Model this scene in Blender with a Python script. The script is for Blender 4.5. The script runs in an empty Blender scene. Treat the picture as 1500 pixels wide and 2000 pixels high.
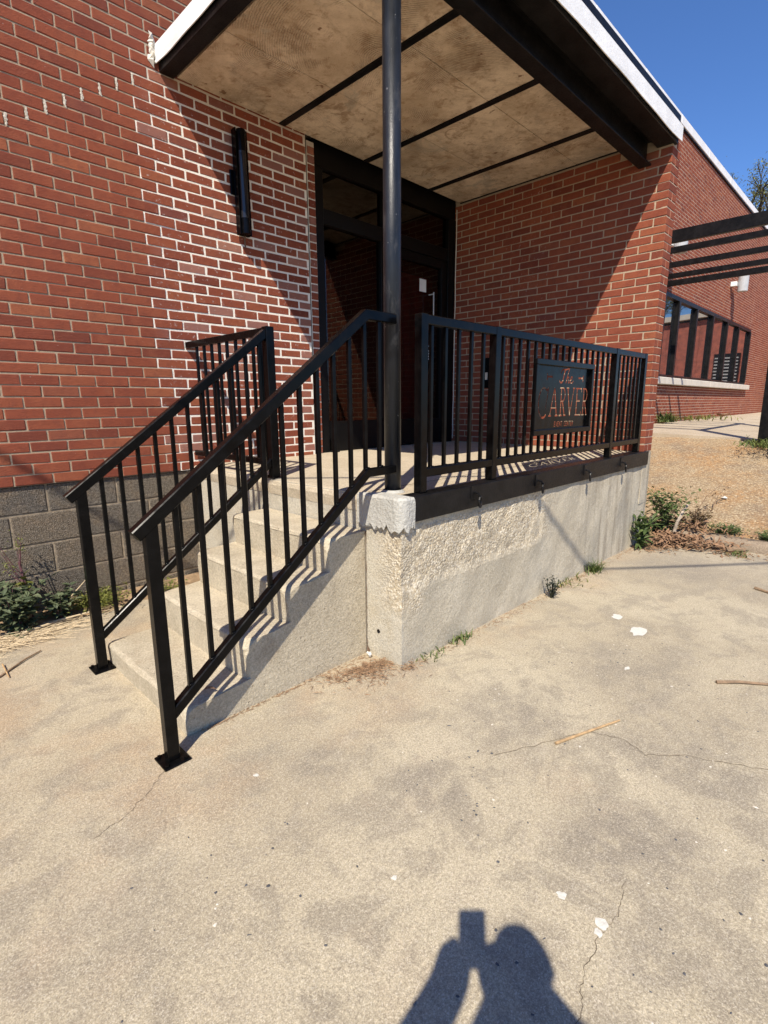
import bpy, math, random
from mathutils import Vector, Matrix
R = random.Random(7)
scene = bpy.context.scene
col = scene.collection

# ------------------------------------------------------------------ camera, sky, sun, exposure
CAM = Vector((-5.2069, -3.8932, 1.3598))
yaw, pitch, roll = 0.7934, -0.2055, -0.0063
Fw = Vector((math.sin(yaw)*math.cos(pitch), math.cos(yaw)*math.cos(pitch), math.sin(pitch)))
Rt = Vector((math.cos(yaw), -math.sin(yaw), 0)); Up = Rt.cross(Fw)
Rt2 = Rt*math.cos(roll)+Up*math.sin(roll); Up2 = Up*math.cos(roll)-Rt*math.sin(roll)
cd = bpy.data.cameras.new('camera'); cam = bpy.data.objects.new('camera', cd); col.objects.link(cam)
cam.matrix_world = Matrix(((Rt2.x, Up2.x, -Fw.x, CAM.x), (Rt2.y, Up2.y, -Fw.y, CAM.y), (Rt2.z, Up2.z, -Fw.z, CAM.z), (0, 0, 0, 1)))
cd.sensor_fit = 'VERTICAL'; cd.sensor_height = 24.0; cd.lens = 24.0*1015.1/2000
cd.clip_start = 0.02; cd.clip_end = 3000
scene.camera = cam

LIGHT = Vector((0.715, 0.483, -1.0)).normalized()          # direction the sunlight travels
elev = math.asin(-LIGHT.z)
az = math.atan2(-LIGHT.x, -LIGHT.y)                         # compass angle of the sun from +Y towards +X
w = bpy.data.worlds.new('World'); scene.world = w; w.use_nodes = True
wn = w.node_tree; bg = wn.nodes['Background']
sky = wn.nodes.new('ShaderNodeTexSky'); sky.sky_type = 'NISHITA'; sky.sun_disc = False
sky.sun_elevation = elev; sky.sun_rotation = az
sky.altitude = 200; sky.air_density = 1.0; sky.dust_density = 0.0; sky.ozone_density = 6.0
tn = wn.nodes.new('ShaderNodeMix'); tn.data_type = 'RGBA'; tn.blend_type = 'MULTIPLY'; tn.inputs[0].default_value = 1.0
tn.inputs[7].default_value = (.74, .93, 1.20, 1)             # deeper, clearer blue of a dry spring sky
wn.links.new(sky.outputs[0], tn.inputs[6]); wn.links.new(tn.outputs[2], bg.inputs[0]); bg.inputs[1].default_value = 0.10
sl = bpy.data.lights.new('sun', 'SUN'); so = bpy.data.objects.new('sun', sl); col.objects.link(so)
sl.energy = 5.0; sl.angle = math.radians(0.53); sl.color = (1.0, 0.915, 0.79)
so.rotation_euler = LIGHT.to_track_quat('-Z', 'Y').to_euler(); so.location = (-12, -9, 18)
vs = scene.view_settings
vs.view_transform = 'Standard'; vs.look = 'None'; vs.gamma = 1; vs.use_curve_mapping = False; vs.exposure = 0.5

# ------------------------------------------------------------------ material helper
class M:
    def __init__(s, name):
        s.m = bpy.data.materials.new(name); s.m.use_nodes = True
        s.t = s.m.node_tree; s.n = s.t.nodes; s.b = s.n['Principled BSDF']
        g = s.n.new('ShaderNodeNewGeometry'); s.pos = g.outputs['Position']
    def link(s, a, b):
        if isinstance(a, (int, float)): b.default_value = a
        elif isinstance(a, tuple): b.default_value = a if len(a) == len(b.default_value) else a+(1,)
        else: s.t.links.new(a, b)
    def noise(s, scale, detail=5, rough=.6, vec=None, dist=0.0, color=False):
        n = s.n.new('ShaderNodeTexNoise'); n.inputs['Scale'].default_value = scale
        n.inputs['Detail'].default_value = detail; n.inputs['Roughness'].default_value = rough; n.inputs['Distortion'].default_value = dist
        s.link(vec or s.pos, n.inputs['Vector']); return n.outputs['Color' if color else 'Fac']
    def vor(s, scale, vec=None, out='Distance', feature='F1', rand=1.0):
        n = s.n.new('ShaderNodeTexVoronoi'); n.feature = feature; n.inputs['Scale'].default_value = scale
        n.inputs['Randomness'].default_value = rand
        s.link(vec or s.pos, n.inputs['Vector']); return n.outputs[out]
    def ramp(s, f, stops, interp='LINEAR'):
        n = s.n.new('ShaderNodeValToRGB'); e = n.color_ramp.elements; n.color_ramp.interpolation = interp
        while len(e) < len(stops): e.new(.5)
        for k, (p, c) in enumerate(stops):
            e[k].position = p; e[k].color = (c+(1,)) if isinstance(c, tuple) else (c, c, c, 1)
        s.link(f, n.inputs[0]); return n.outputs[0]
    def mix(s, f, a, b, mode='MIX'):
        n = s.n.new('ShaderNodeMix'); n.data_type = 'RGBA'; n.blend_type = mode
        s.link(f, n.inputs[0]); s.link(a, n.inputs[6]); s.link(b, n.inputs[7]); return n.outputs[2]
    def math(s, op, a, b=0.0, c=None):
        n = s.n.new('ShaderNodeMath'); n.operation = op; s.link(a, n.inputs[0]); s.link(b, n.inputs[1])
        if c is not None: s.link(c, n.inputs[2])
        return n.outputs[0]
    def mr(s, v, a, b, c=0.0, d=1.0):
        n = s.n.new('ShaderNodeMapRange'); n.interpolation_type = 'SMOOTHSTEP'
        for k, x in enumerate((v, a, b, c, d)): s.link(x, n.inputs[k])
        return n.outputs[0]
    def sep(s, v=None):
        n = s.n.new('ShaderNodeSeparateXYZ'); s.link(v or s.pos, n.inputs[0]); return n.outputs
    def mapv(s, scale=(1, 1, 1), loc=(0, 0, 0), rot=(0, 0, 0), vec=None):
        n = s.n.new('ShaderNodeMapping'); s.link(vec or s.pos, n.inputs[0])
        n.inputs[1].default_value = loc; n.inputs[2].default_value = rot; n.inputs[3].default_value = scale; return n.outputs[0]
    def attr(s, name):
        n = s.n.new('ShaderNodeAttribute'); n.attribute_name = name; return n.outputs['Fac']
    def objrand(s): return s.n.new('ShaderNodeObjectInfo').outputs['Random']
    def objco(s): return s.n.new('ShaderNodeTexCoord').outputs['Object']
    def blob(s, x, y, r, z=None, soft=1.0):                  # soft round patch of wear at a place in the world
        X, Y, Z = s.sep(); dx = s.math('SUBTRACT', X, x); dy = s.math('SUBTRACT', Y if z is None else Z, y)
        d = s.math('SQRT', s.math('ADD', s.math('MULTIPLY', dx, dx), s.math('MULTIPLY', dy, dy)))
        d = s.math('ADD', d, s.math('MULTIPLY', s.math('SUBTRACT', s.noise(4, 5), .5), r*1.3))
        return s.mr(d, r, r*.25)
    def bump(s, h, strength=.4, dist=.01):
        n = s.n.new('ShaderNodeBump'); n.inputs['Strength'].default_value = strength; n.inputs['Distance'].default_value = dist
        s.link(h, n.inputs['Height']); s.link(n.outputs[0], s.b.inputs['Normal'])
    def set(s, base, rough=.8, metal=0.0, spec=.5):
        s.link(base, s.b.inputs['Base Color']); s.link(rough, s.b.inputs['Roughness']); s.link(metal, s.b.inputs['Metallic'])
        s.b.inputs['Specular IOR Level'].default_value = spec; return s.m

def mat_slab():
    m = M('weathered_concrete_slab'); X, Y, Z = m.sep()
    big = m.noise(.8, 7, .66, dist=.6); mid = m.noise(4.2, 7, .68, dist=.5); fine = m.noise(230, 4, .75); grain = m.sep(m.vor(330, out='Color')); grit = m.sep(m.vor(120, out='Color'))
    blot = m.noise(13, 5, .7)
    c = m.ramp(big, [(.36, (.38, .315, .20)), (.46, (.505, .42, .27)), (.54, (.60, .51, .335)), (.66, (.70, .605, .41))])
    c = m.mix(m.mr(mid, .47, .60, 0, .72), c, (.285, .245, .175))
    c = m.mix(m.mr(mid, .44, .34, 0, .45), c, (.60, .51, .355))
    for (x, y, r, k) in ((-3.93, -2.86, .20, .55), (-3.66, -3.46, .30, .6), (-4.12, -2.47, .16, .5), (-3.34, -2.84, .36, .5), (-3.1, -3.5, .38, .45), (-4.0, -3.62, .12, .5), (-.5, -2.75, .5, .6), (-4.9, -2.6, .3, .3), (-2.6, -3.1, .45, .35), (-4.75, -3.3, .25, .35)):
        c = m.mix(m.math('MULTIPLY', m.blob(x, y, r), m.math('MULTIPLY', m.mr(blot, .25, .6), min(1, k*1.45))), c, (.19, .165, .13))
    edge = m.math('MULTIPLY', m.mr(Y, -2.65, -2.25), m.mr(m.noise(2.3, 5), .42, .68))
    c = m.mix(m.math('MULTIPLY', edge, .6), c, (.56, .35, .17))
    c = m.mix(m.math('MULTIPLY', m.mr(m.noise(1.5, 5, .65), .55, .72), .4), c, (.52, .345, .215))
    c = m.mix(m.math('MULTIPLY', m.mr(X, -1.6, .2), .35), c, (.37, .315, .24))
    ridge = m.math('ABSOLUTE', m.math('SUBTRACT', m.noise(1.5, 3, .5, dist=1.2), .5))
    c = m.mix(m.math('MULTIPLY', m.mr(ridge, .011, .002), m.mr(m.noise(2.1, 2), .48, .58, 0, .4)), c, (.58, .50, .37))
    c = m.mix(m.mr(blot, .5, .70, 0, .42), c, (.27, .225, .17))
    gr = m.noise(105, 5, .8); c = m.mix(m.mr(gr, .38, .64), m.mix(.50, c, (.15, .125, .095)), m.mix(.24, c, (.72, .635, .48)))
    c = m.mix(m.mr(fine, .35, .68), m.mix(.38, c, (.16, .13, .10)), m.mix(.2, c, (.70, .62, .47)))
    c = m.mix(m.mr(m.noise(32, 5, .75), .56, .72, 0, .35), c, (.22, .185, .14))
    c = m.mix(m.mr(grain[1], .72, 1.0, 0, .42), c, (.20, .165, .125))
    c = m.mix(m.mr(grain[0], .0, .25, .34, 0), c, (.78, .71, .57))
    h = m.math('ADD', m.math('MULTIPLY', gr, 1.1), m.math('ADD', m.math('MULTIPLY', grain[1], .2), m.math('ADD', m.math('MULTIPLY', blot, .8), m.math('MULTIPLY', mid, .8))))
    m.bump(h, .5, .010)
    return m.set(c, .9, spec=.22)

def concrete(name, lo, hi, stain, scale=1.0, bump=.5, streak=0.0):
    m = M(name); big = m.noise(2.2*scale, 7, .68, dist=.5); fine = m.noise(190, 4, .7); mid = m.noise(9, 6, .72, dist=.4); gr = m.noise(80, 5, .78)
    c = m.mix(m.mr(big, .34, .64), lo, hi)
    c = m.mix(m.mr(mid, .52, .70, 0, .6), c, stain)
    c = m.mix(m.mr(m.noise(3.1, 5, .7), .56, .68, 0, .45), c, tuple(x*.8+.02 for x in (stain[0]*1.15, stain[1], stain[2]*.8)))
    c = m.mix(m.mr(gr, .38, .64), m.mix(.36, c, (.15, .125, .095)), m.mix(.2, c, (.68, .62, .5)))
    c = m.mix(m.mr(fine, .35, .66), m.mix(.28, c, (.14, .12, .095)), m.mix(.15, c, (.68, .62, .5)))
    pit = m.vor(46); pr_ = m.sep(m.vor(46, out='Color'))[0]; pits = m.math('MULTIPLY', m.mr(pit, .26, .08), m.mr(pr_, .82, .88))
    c = m.mix(m.math('MULTIPLY', pits, .4), c, (.19, .16, .12))
    m.bump(m.math('SUBTRACT', m.math('ADD', m.math('MULTIPLY', gr, 1.2), m.math('MULTIPLY', mid, .9)), pits), bump, .012)
    return m.set(c, .9, spec=.22)

def mat_porch():
    m = M('porch_wall_concrete'); X, Y, Z = m.sep()
    wob = m.math('MULTIPLY', m.math('SUBTRACT', m.noise(5, 5, .6), .5), .22)
    rough_zone = m.math('MULTIPLY', m.mr(m.math('ADD', Z, wob), .36, .46), m.mr(m.math('ADD', X, m.math('MULTIPLY', wob, 2.5)), -1.5, -2.1))
    corner = m.math('MULTIPLY', m.mr(m.math('ADD', X, m.math('MULTIPLY', wob, .4)), -3.17, -3.24), m.mr(m.math('ADD', Z, m.math('MULTIPLY', wob, 1.5)), .22, .32))
    front = m.mr(Y, -1.95, -2.19)
    rough_zone = m.math('MULTIPLY', m.math('MAXIMUM', rough_zone, corner), front)
    skim = m.math('MULTIPLY', m.mr(m.math('ADD', Z, m.math('MULTIPLY', wob, .35)), .735, .75), m.mr(X, -2.2, -2.4))
    rough_zone = m.math('MULTIPLY', rough_zone, m.math('SUBTRACT', 1.0, skim))
    big = m.noise(3, 6, .65); fine = m.noise(130, 4, .65); mid = m.noise(16, 5, .65)
    smooth = m.mix(m.mr(big, .35, .66), (.48, .415, .295), (.63, .555, .41))
    smooth = m.mix(m.mr(mid, .55, .75, 0, .45), smooth, (.38, .325, .23))
    st = m.noise(1, 6, .7, vec=m.mapv((10, 10, .8)))
    right = m.mr(X, -1.7, -.9)
    smooth = m.mix(m.math('MULTIPLY', m.mr(st, .46, .62), m.math('MULTIPLY', right, .75)), smooth, (.23, .185, .125))
    smooth = m.mix(m.math('MULTIPLY', m.mr(st, .44, .36), m.math('MULTIPLY', right, .4)), smooth, (.58, .53, .43))
    smooth = m.mix(m.math('MULTIPLY', m.mr(Z, .55, .95), m.math('MULTIPLY', right, .35)), smooth, (.40, .30, .16))
    smooth = m.mix(m.math('MULTIPLY', m.mr(X, -3.335, -3.355), m.mr(m.noise(6), .35, .6)), smooth, (.56, .51, .40))
    smooth = m.mix(m.mr(m.noise(1.9, 3), .5, .68, 0, .4), smooth, (.275, .265, .23))
    gr = m.noise(75, 5, .78); smooth = m.mix(m.mr(gr, .38, .64), m.mix(.3, smooth, (.15, .13, .10)), m.mix(.18, smooth, (.66, .61, .5)))
    smooth = m.mix(m.mr(fine, .35, .66, 0, 1), m.mix(.2, smooth, (.14, .12, .095)), m.mix(.2, smooth, (.66, .62, .52)))
    wv_ = m.n.new('ShaderNodeVectorMath'); wv_.operation = 'MULTIPLY_ADD'; m.link(m.noise(40, 2, color=True), wv_.inputs[0]); wv_.inputs[1].default_value = (.02, .02, .02); m.link(m.pos, wv_.inputs[2]); agg = m.vor(78, vec=wv_.outputs[0]); aggc = m.sep(m.vor(78, vec=wv_.outputs[0], out='Color'))
    rc = m.mix(m.mr(aggc[0], .2, .9), (.58, .49, .34), (.70, .63, .49))
    rc = m.mix(m.mr(aggc[1], .86, .92, 0, .7), rc, (.25, .21, .17))
    rc = m.mix(m.mr(m.noise(9, 6, .7), .46, .66, 0, .7), rc, (.40, .355, .27))
    rc = m.mix(m.mr(agg, .38, .70, 0, .5), rc, (.33, .26, .165))
    c = m.mix(rough_zone, smooth, rc)
    ah = m.math('MULTIPLY', m.math('SUBTRACT', 1.0, agg), rough_zone)
    h = m.math('ADD', m.math('MULTIPLY', m.math('MULTIPLY', ah, m.mr(m.noise(7, 4), .3, .6, .25, 1)), 1.0), m.math('ADD', m.math('MULTIPLY', gr, .8), m.math('MULTIPLY', mid, .7)))
    m.bump(h, .7, .011)
    return m.set(c, .92, spec=.2)

def white_zone(m):                                            # efflorescence beside the entrance
    X, Y, Z = m.sep()
    cz = m.math('FLOOR', m.math('DIVIDE', m.math('SUBTRACT', Z, .864), .0689))          # the staining follows the brickwork, tooth by tooth
    off = m.math('ADD', m.math('MULTIPLY', m.math('MODULO', cz, 2.0), .10675), -4.322)
    kx = m.math('FLOOR', m.math('DIVIDE', m.math('SUBTRACT', X, off), .2135))
    xq = m.math('ADD', m.math('MULTIPLY', kx, .2135), m.math('ADD', off, .107))
    jit = m.math('MULTIPLY', m.math('SUBTRACT', m.noise(3.5, 3), .5), .18)
    e = m.math('ADD', m.math('ADD', xq, jit), m.math('MULTIPLY', m.math('SUBTRACT', Z, 2.0), .05))
    soft = m.math('MULTIPLY', m.mr(m.math('ADD', X, jit), -3.62, -3.42), .45)
    zone = m.math('MULTIPLY', m.math('MAXIMUM', m.mr(e, -3.50, -3.485), soft), m.mr(X, -1.9, -2.1))
    zone = m.math('MULTIPLY', zone, m.math('MULTIPLY', m.mr(Z, 3.75, 3.3), m.mr(Y, .2, .1)))
    front = m.math('LESS_THAN', m.math('ABSOLUTE', Y), .1)
    return m.math('MULTIPLY', zone, front)

def mat_brick():
    m = M('red_clay_brick'); X, Y, Z = m.sep()
    r = m.math('FRACT', m.math('ADD', m.objrand(), m.math('MULTIPLY', m.attr('tint'), 7.31)))
    r2 = m.math('FRACT', m.math('MULTIPLY', r, 13.7))
    c = m.ramp(r, [(0, (.165, .047, .030)), (.10, (.212, .058, .034)), (.45, (.242, .067, .037)), (.85, (.262, .076, .040)), (.95, (.30, .098, .048)), (1, (.18, .058, .043))])
    n = m.noise(18, 6, .65); fine = m.noise(170, 4, .65); drag = m.noise(1, 4, .6, vec=m.mapv((30, 30, 190)))
    c = m.mix(m.mr(n, .4, .72, 0, .45), c, (.155, .048, .034))
    c = m.mix(m.mr(m.noise(6, 4, .6), .5, .7, 0, .35), c, (.31, .105, .055))
    c = m.mix(m.mr(drag, .5, .75, 0, .3), c, (.32, .12, .078))
    c = m.mix(m.mr(fine, .60, .74, 0, .45), c, (.11, .034, .028))
    z = white_zone(m)
    sp = m.mr(m.noise(26, 7, .75), .57, .69); old = m.mr(r2, .80, .86)
    wf = m.math('MULTIPLY', z, m.math('ADD', m.math('MULTIPLY', sp, .6), m.math('MULTIPLY', old, .13)))
    c = m.mix(wf, c, (.62, .55, .50))
    wing = m.math('MULTIPLY', m.mr(X, -.05, -.01), m.mr(X, .03, .02))
    band = m.math('MULTIPLY', m.mr(Y, -1.3, -1.0), m.mr(Y, -.45, -.75))
    wsp = m.math('MULTIPLY', m.math('MULTIPLY', wing, band), m.mr(m.noise(30, 7, .75, vec=m.mapv((1, 1, .6))), .58, .68))
    c = m.mix(m.math('MULTIPLY', wsp, .55), c, (.55, .47, .42))
    sp2 = m.mr(m.noise(70, 3, .6), .71, .76)
    c = m.mix(m.math('MULTIPLY', sp2, .5), c, (.6, .5, .42))
    m.bump(m.math('ADD', fine, m.math('ADD', m.math('MULTIPLY', drag, .6), m.math('MULTIPLY', n, .7))), .5, .006)
    return m.set(c, .9, spec=.12)

def mat_mortar():
    m = M('sand_mortar'); n = m.noise(40, 6, .7); f = m.noise(230, 3, .6)
    c = m.mix(n, (.30, .225, .150), (.47, .365, .255))
    c = m.mix(m.math('MULTIPLY', m.mr(m.sep()[0], -.1, .3), .75), c, (.66, .53, .40))
    z = white_zone(m)
    c = m.mix(m.math('MULTIPLY', z, m.mr(n, .2, .5, .5, 1)), c, (.84, .79, .69))
    m.bump(m.math('ADD', n, f), .6, .006)
    return m.set(c, .95, spec=.2)

def mat_cmu():
    m = M('split_concrete_block'); r = m.objrand(); gr = m.noise(70, 5, .8)
    c = m.ramp(r, [(0, (.125, .118, .108)), (.3, (.20, .175, .140)), (.6, (.25, .21, .155)), (1, (.30, .235, .16))])
    a = m.vor(150); f = m.noise(150, 4, .7); n = m.noise(9, 5, .65)
    c = m.mix(m.mr(n, .45, .7, 0, .6), c, (.42, .29, .16))
    c = m.mix(m.mr(a, .25, .6, 0, .7), c, (.13, .11, .09))
    c = m.mix(m.mr(gr, .4, .6), m.mix(.5, c, (.07, .06, .05)), m.mix(.15, c, (.6, .52, .42)))
    c = m.mix(m.mr(f, .58, .7, 0, .5), c, (.62, .55, .45))
    m.bump(m.math('ADD', m.math('SUBTRACT', 1.0, a), m.math('MULTIPLY', gr, 1.3)), .9, .015)
    return m.set(c, .95, spec=.15)

def simple(name, color, rough=.6, metal=0.0, var=.25, scale=8, bump=.15, dark=None, spec=.5, fine=120):
    m = M(name); n = m.noise(scale, 6, .65); f = m.noise(fine, 3, .6)
    d = dark or tuple(x*(1-var) for x in color); l = tuple(min(1, x*(1+var*.6)) for x in color)
    c = m.mix(m.mr(n, .3, .7), d, l)
    m.bump(m.math('ADD', n, f), bump, .005)
    return m.set(c, m.mr(n, .3, .7, max(.05, rough-.07), rough+.07), metal, spec)

def mat_black():
    m = M('black_gloss_paint'); n = m.noise(22, 5, .6); f = m.noise(160, 3, .6)
    c = m.mix(m.mr(n, .4, .7), (.0022, .0022, .0024), (.0045, .0042, .0042))
    m.bump(m.math('ADD', n, m.math('MULTIPLY', f, .4)), .06, .003)
    return m.set(c, m.mr(n, .3, .7, .15, .26), 0.0, .15)

def mat_black_matte():
    m = M('weathered_black_steel'); n = m.noise(9, 6, .7); f = m.noise(90, 4, .65)
    c = m.mix(m.mr(n, .35, .65), (.005, .0048, .0048), (.012, .011, .011))
    c = m.mix(m.mr(f, .66, .76, 0, .35), c, (.09, .06, .04))
    m.bump(m.math('ADD', n, f), .2, .005)
    return m.set(c, m.mr(f, .3, .7, .28, .5), 0.0, .16)

def mat_pole():
    m = M('worn_black_pipe_paint'); n = m.noise(7, 6, .65); st = m.noise(1, 5, .65, vec=m.mapv((26, 26, 2.5))); f = m.noise(170, 3, .6)
    c = m.mix(m.mr(st, .35, .7), (.006, .0075, .010), (.016, .019, .025))
    chips = m.mr(m.noise(58, 3, .6), .70, .735)
    c = m.mix(m.math('MULTIPLY', chips, .6), c, (.38, .37, .35))
    wear = m.math('MULTIPLY', m.mr(m.noise(1, 6, .7, vec=m.mapv((9, 9, 3))), .54, .62), .55)
    c = m.mix(wear, c, (.055, .053, .052))
    m.bump(m.math('ADD', f, m.math('MULTIPLY', n, 1.2)), .3, .004)
    return m.set(c, m.mr(n, .3, .7, .32, .46), 0.0, .42)

def mat_soffit():
    m = M('ribbed_soffit_plaster'); o = m.objco(); r = m.objrand()
    n = m.noise(2.6, 6, .68); mid = m.noise(11, 6, .7); f = m.noise(120, 4, .65)
    off = m.n.new('ShaderNodeCombineXYZ'); m.link(m.math('MULTIPLY', m.math('SUBTRACT', r, .5), 1.3), off.inputs[0]); m.link(m.math('MULTIPLY', m.math('SUBTRACT', m.math('FRACT', m.math('MULTIPLY', r, 9.1)), .2), .9), off.inputs[1])
    va = m.n.new('ShaderNodeVectorMath'); va.operation = 'ADD'; m.link(o, va.inputs[0]); m.link(off.outputs[0], va.inputs[1])
    wv = m.n.new('ShaderNodeTexWave'); wv.wave_type = 'RINGS'; wv.rings_direction = 'Z'; wv.inputs['Scale'].default_value = 21
    wv.inputs['Distortion'].default_value = 3.2; wv.inputs['Detail'].default_value = 2; wv.inputs['Detail Scale'].default_value = 1.4
    m.link(va.outputs[0], wv.inputs[0]); wave = wv.outputs['Fac']
    msk = m.mr(m.noise(2.4, 5, .65), .46, .62)
    c = m.mix(m.mr(n, .33, .66), (.54, .42, .29), (.78, .645, .48))
    c = m.mix(m.mr(mid, .50, .68, 0, .6), c, (.31, .19, .10))
    c = m.mix(m.mr(m.noise(3.6, 7, .75, dist=.8), .55, .66, 0, .65), c, (.27, .165, .09))
    c = m.mix(m.mr(m.noise(1.3, 6, .72, dist=1.0), .53, .62, 0, .6), c, (.40, .36, .29))
    tide = m.math('ABSOLUTE', m.math('SUBTRACT', m.noise(1.6, 5, .6, dist=1.0), .5)); c = m.mix(m.mr(tide, .03, .004, 0, .16), c, (.25, .17, .10))
    c = m.mix(m.math('MULTIPLY', m.mr(wave, .55, .1), m.math('MULTIPLY', msk, .5)), c, (.24, .17, .115))
    c = m.mix(m.mr(m.noise(9, 4, .6), .66, .71, 0, .8), c, (.20, .10, .05))
    c = m.mix(m.mr(f, .6, .7, 0, .4), c, (.2, .13, .075))
    m.bump(m.math('ADD', m.math('MULTIPLY', m.math('MULTIPLY', wave, msk), 1.1), m.math('ADD', mid, m.math('MULTIPLY', f, .4))), .6, .012)
    return m.set(c, .95, spec=.15)

def mat_white(name='white_trim_paint', dirt=.15, col_=(.86, .86, .84), bmp=.25):
    m = M(name); n = m.noise(5, 6, .7); st = m.noise(1, 5, .7, vec=m.mapv((14, 14, 1.2)))
    c = m.mix(m.mr(n, .35, .7), tuple(x*.86 for x in col_), col_)
    c = m.mix(m.math('MULTIPLY', m.mr(st, .58, .72), dirt), c, (.42, .38, .31))
    c = m.mix(m.mr(m.noise(70, 4, .7), .72, .76, 0, dirt), c, (.3, .27, .22))
    m.bump(m.math('ADD', n, m.noise(60, 4)), bmp, .008)
    return m.set(c, .6, spec=.35)

def mat_glass_dark(name, tint, refl):
    m = M(name); n = m.noise(1.3, 3)
    m.bump(n, .03, .02); m.set(tint, .03, 0.0, .5); m.b.inputs['IOR'].default_value = refl
    return m.m

def mat_glass_clear():
    m = M('tinted_door_glass'); t = m.n.new('ShaderNodeBsdfTransparent'); t.inputs[0].default_value = (.30, .29, .28, 1)
    g = m.n.new('ShaderNodeBsdfGlossy'); g.inputs['Roughness'].default_value = .02; g.inputs[0].default_value = (.62, .60, .58, 1)
    fr = m.n.new('ShaderNodeFresnel'); fr.inputs[0].default_value = 1.85
    mx = m.n.new('ShaderNodeMixShader'); m.link(fr.outputs[0], mx.inputs[0]); m.link(t.outputs[0], mx.inputs[1]); m.link(g.outputs[0], mx.inputs[2])
    m.t.links.new(mx.outputs[0], m.n['Material Output'].inputs[0]); return m.m

def mat_leaf(name, a, b, rough=.55):
    m = M(name); r = m.attr('tint'); c = m.mix(r, a, b)
    c = m.mix(m.mr(m.noise(60, 3), .45, .75, 0, .4), c, tuple(x*.55 for x in a))
    m.set(c, rough, 0.0, .35); m.b.inputs['Subsurface Weight'].default_value = 0.0
    tr = m.n.new('ShaderNodeBsdfTranslucent'); m.link(c, tr.inputs[0]); mx = m.n.new('ShaderNodeMixShader'); mx.inputs[0].default_value = .25
    m.t.links.new(m.b.outputs[0], mx.inputs[1]); m.t.links.new(tr.outputs[0], mx.inputs[2]); m.t.links.new(mx.outputs[0], m.n['Material Output'].inputs[0])
    return m.m

def mat_gravel():
    m = M('exposed_aggregate'); big = m.noise(1.1, 6, .65); a = m.vor(55); ac = m.sep(m.vor(55, out='Color')); f = m.noise(140, 3, .6)
    c = m.mix(m.mr(big, .35, .62), (.50, .285, .12), (.44, .34, .21))
    c = m.mix(m.mr(m.noise(.8, 5), .54, .66, 0, .6), c, (.22, .19, .15))
    c = m.mix(m.mr(ac[0], .55, .95, 0, .75), c, (.62, .51, .34))
    c = m.mix(m.mr(ac[1], .75, .95, 0, .7), c, (.20, .15, .10))
    c = m.mix(m.mr(a, .35, .7, 0, .6), c, (.22, .14, .075))
    m.bump(m.math('ADD', m.math('SUBTRACT', 1.0, a), f), .8, .015)
    return m.set(c, .93, spec=.2)

SLAB = mat_slab(); BRICK = mat_brick(); MORTAR = mat_mortar(); CMU = mat_cmu(); PORCH = mat_porch()
STEP = concrete('stair_concrete', (.53, .45, .31), (.70, .605, .43), (.40, .335, .235), 1.6, .65)
DECK = concrete('porch_deck_concrete', (.52, .425, .285), (.64, .535, .375), (.40, .325, .22), 1.0, .35)
WALK = concrete('walkway_concrete', (.48, .38, .255), (.58, .475, .335), (.38, .30, .2))
KERB = concrete('stained_kerb_concrete', (.20, .13, .075), (.30, .205, .125), (.15, .095, .055))
BLACK = mat_black(); FRAME = simple('black_anodised_frame', (.0035, .0033, .0033), .45, var=.2, bump=.02, spec=.2); STEEL = mat_black_matte(); POLE = mat_pole(); SOFFIT = mat_soffit()
WHITE = mat_white(); CORNER = mat_white('flaking_white_masonry_paint', .35, (.47, .455, .40), 1.0); SILL = mat_white('cast_stone_sill', .5, (.66, .61, .51))
GLASS = mat_glass_clear(); WINGLASS = mat_glass_dark('window_glass', (.012, .013, .015), 4.2)
GRAVEL = mat_gravel()
DIRT = simple('dry_soil', (.34, .235, .14), .95, var=.45, scale=9, bump=.7, spec=.15, fine=90)
RUST = simple('rusty_fixing', (.16, .10, .065), .8, var=.5, bump=.4)
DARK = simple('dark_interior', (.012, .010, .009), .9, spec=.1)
REDP = simple('red_painted_panel', (.55, .03, .028), .5, var=.3)
PAPER = simple('white_notice_paper', (.75, .75, .72), .8, var=.05)
GREYM = simple('grey_lamp_metal', (.44, .45, .45), .45, var=.12)
REDSIDE = simple('barn_red_siding', (.42, .125, .082), .8, var=.35, scale=5, bump=.3)
TWIG = simple('dry_twig', (.24, .16, .095), .85, var=.4, scale=30, bump=.4)
STRAW = simple('pale_straw', (.58, .46, .29), .8, var=.3, scale=40)
CANE = simple('tan_cane', (.44, .29, .145), .7, var=.3, scale=40)
BARK = simple('grey_bark', (.075, .062, .05), .95, var=.4, scale=12, bump=.6, spec=.1)
STEMP = simple('purple_weed_stem', (.13, .055, .06), .7, var=.4, scale=40)
LITTER = simple('brown_dead_leaves', (.27, .155, .085), .9, var=.55, scale=35, bump=.3)
NEEDLE = simple('rusty_needle_litter', (.29, .175, .095), .95, var=.5, scale=60)
WHITEP = simple('white_paint_drip', (.62, .60, .53), .7, var=.1, scale=60, bump=.4)
SMEAR = simple('pale_mortar_smear', (.58, .52, .42), .9, var=.25, scale=60, bump=.5)
GREYW = simple('weathered_grey_wood', (.38, .31, .235), .9, var=.35, scale=30, bump=.4)
CMUM = simple('dirty_block_mortar', (.33, .265, .185), .95, var=.4, scale=30, bump=.6, spec=.15)
PEB = simple('dark_slate_chip', (.085, .085, .092), .7, var=.4, scale=50)
LPEB = simple('pale_pebble', (.66, .60, .50), .8, var=.2, scale=50)
CRACK = simple('crack_grime', (.15, .12, .085), .95, var=.4, scale=60, spec=.1)
LEAFG = mat_leaf('weed_leaf', (.06, .095, .028), (.15, .20, .065))
LEAFD = mat_leaf('blue_green_weed_leaf', (.060, .085, .045), (.16, .19, .10))
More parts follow.
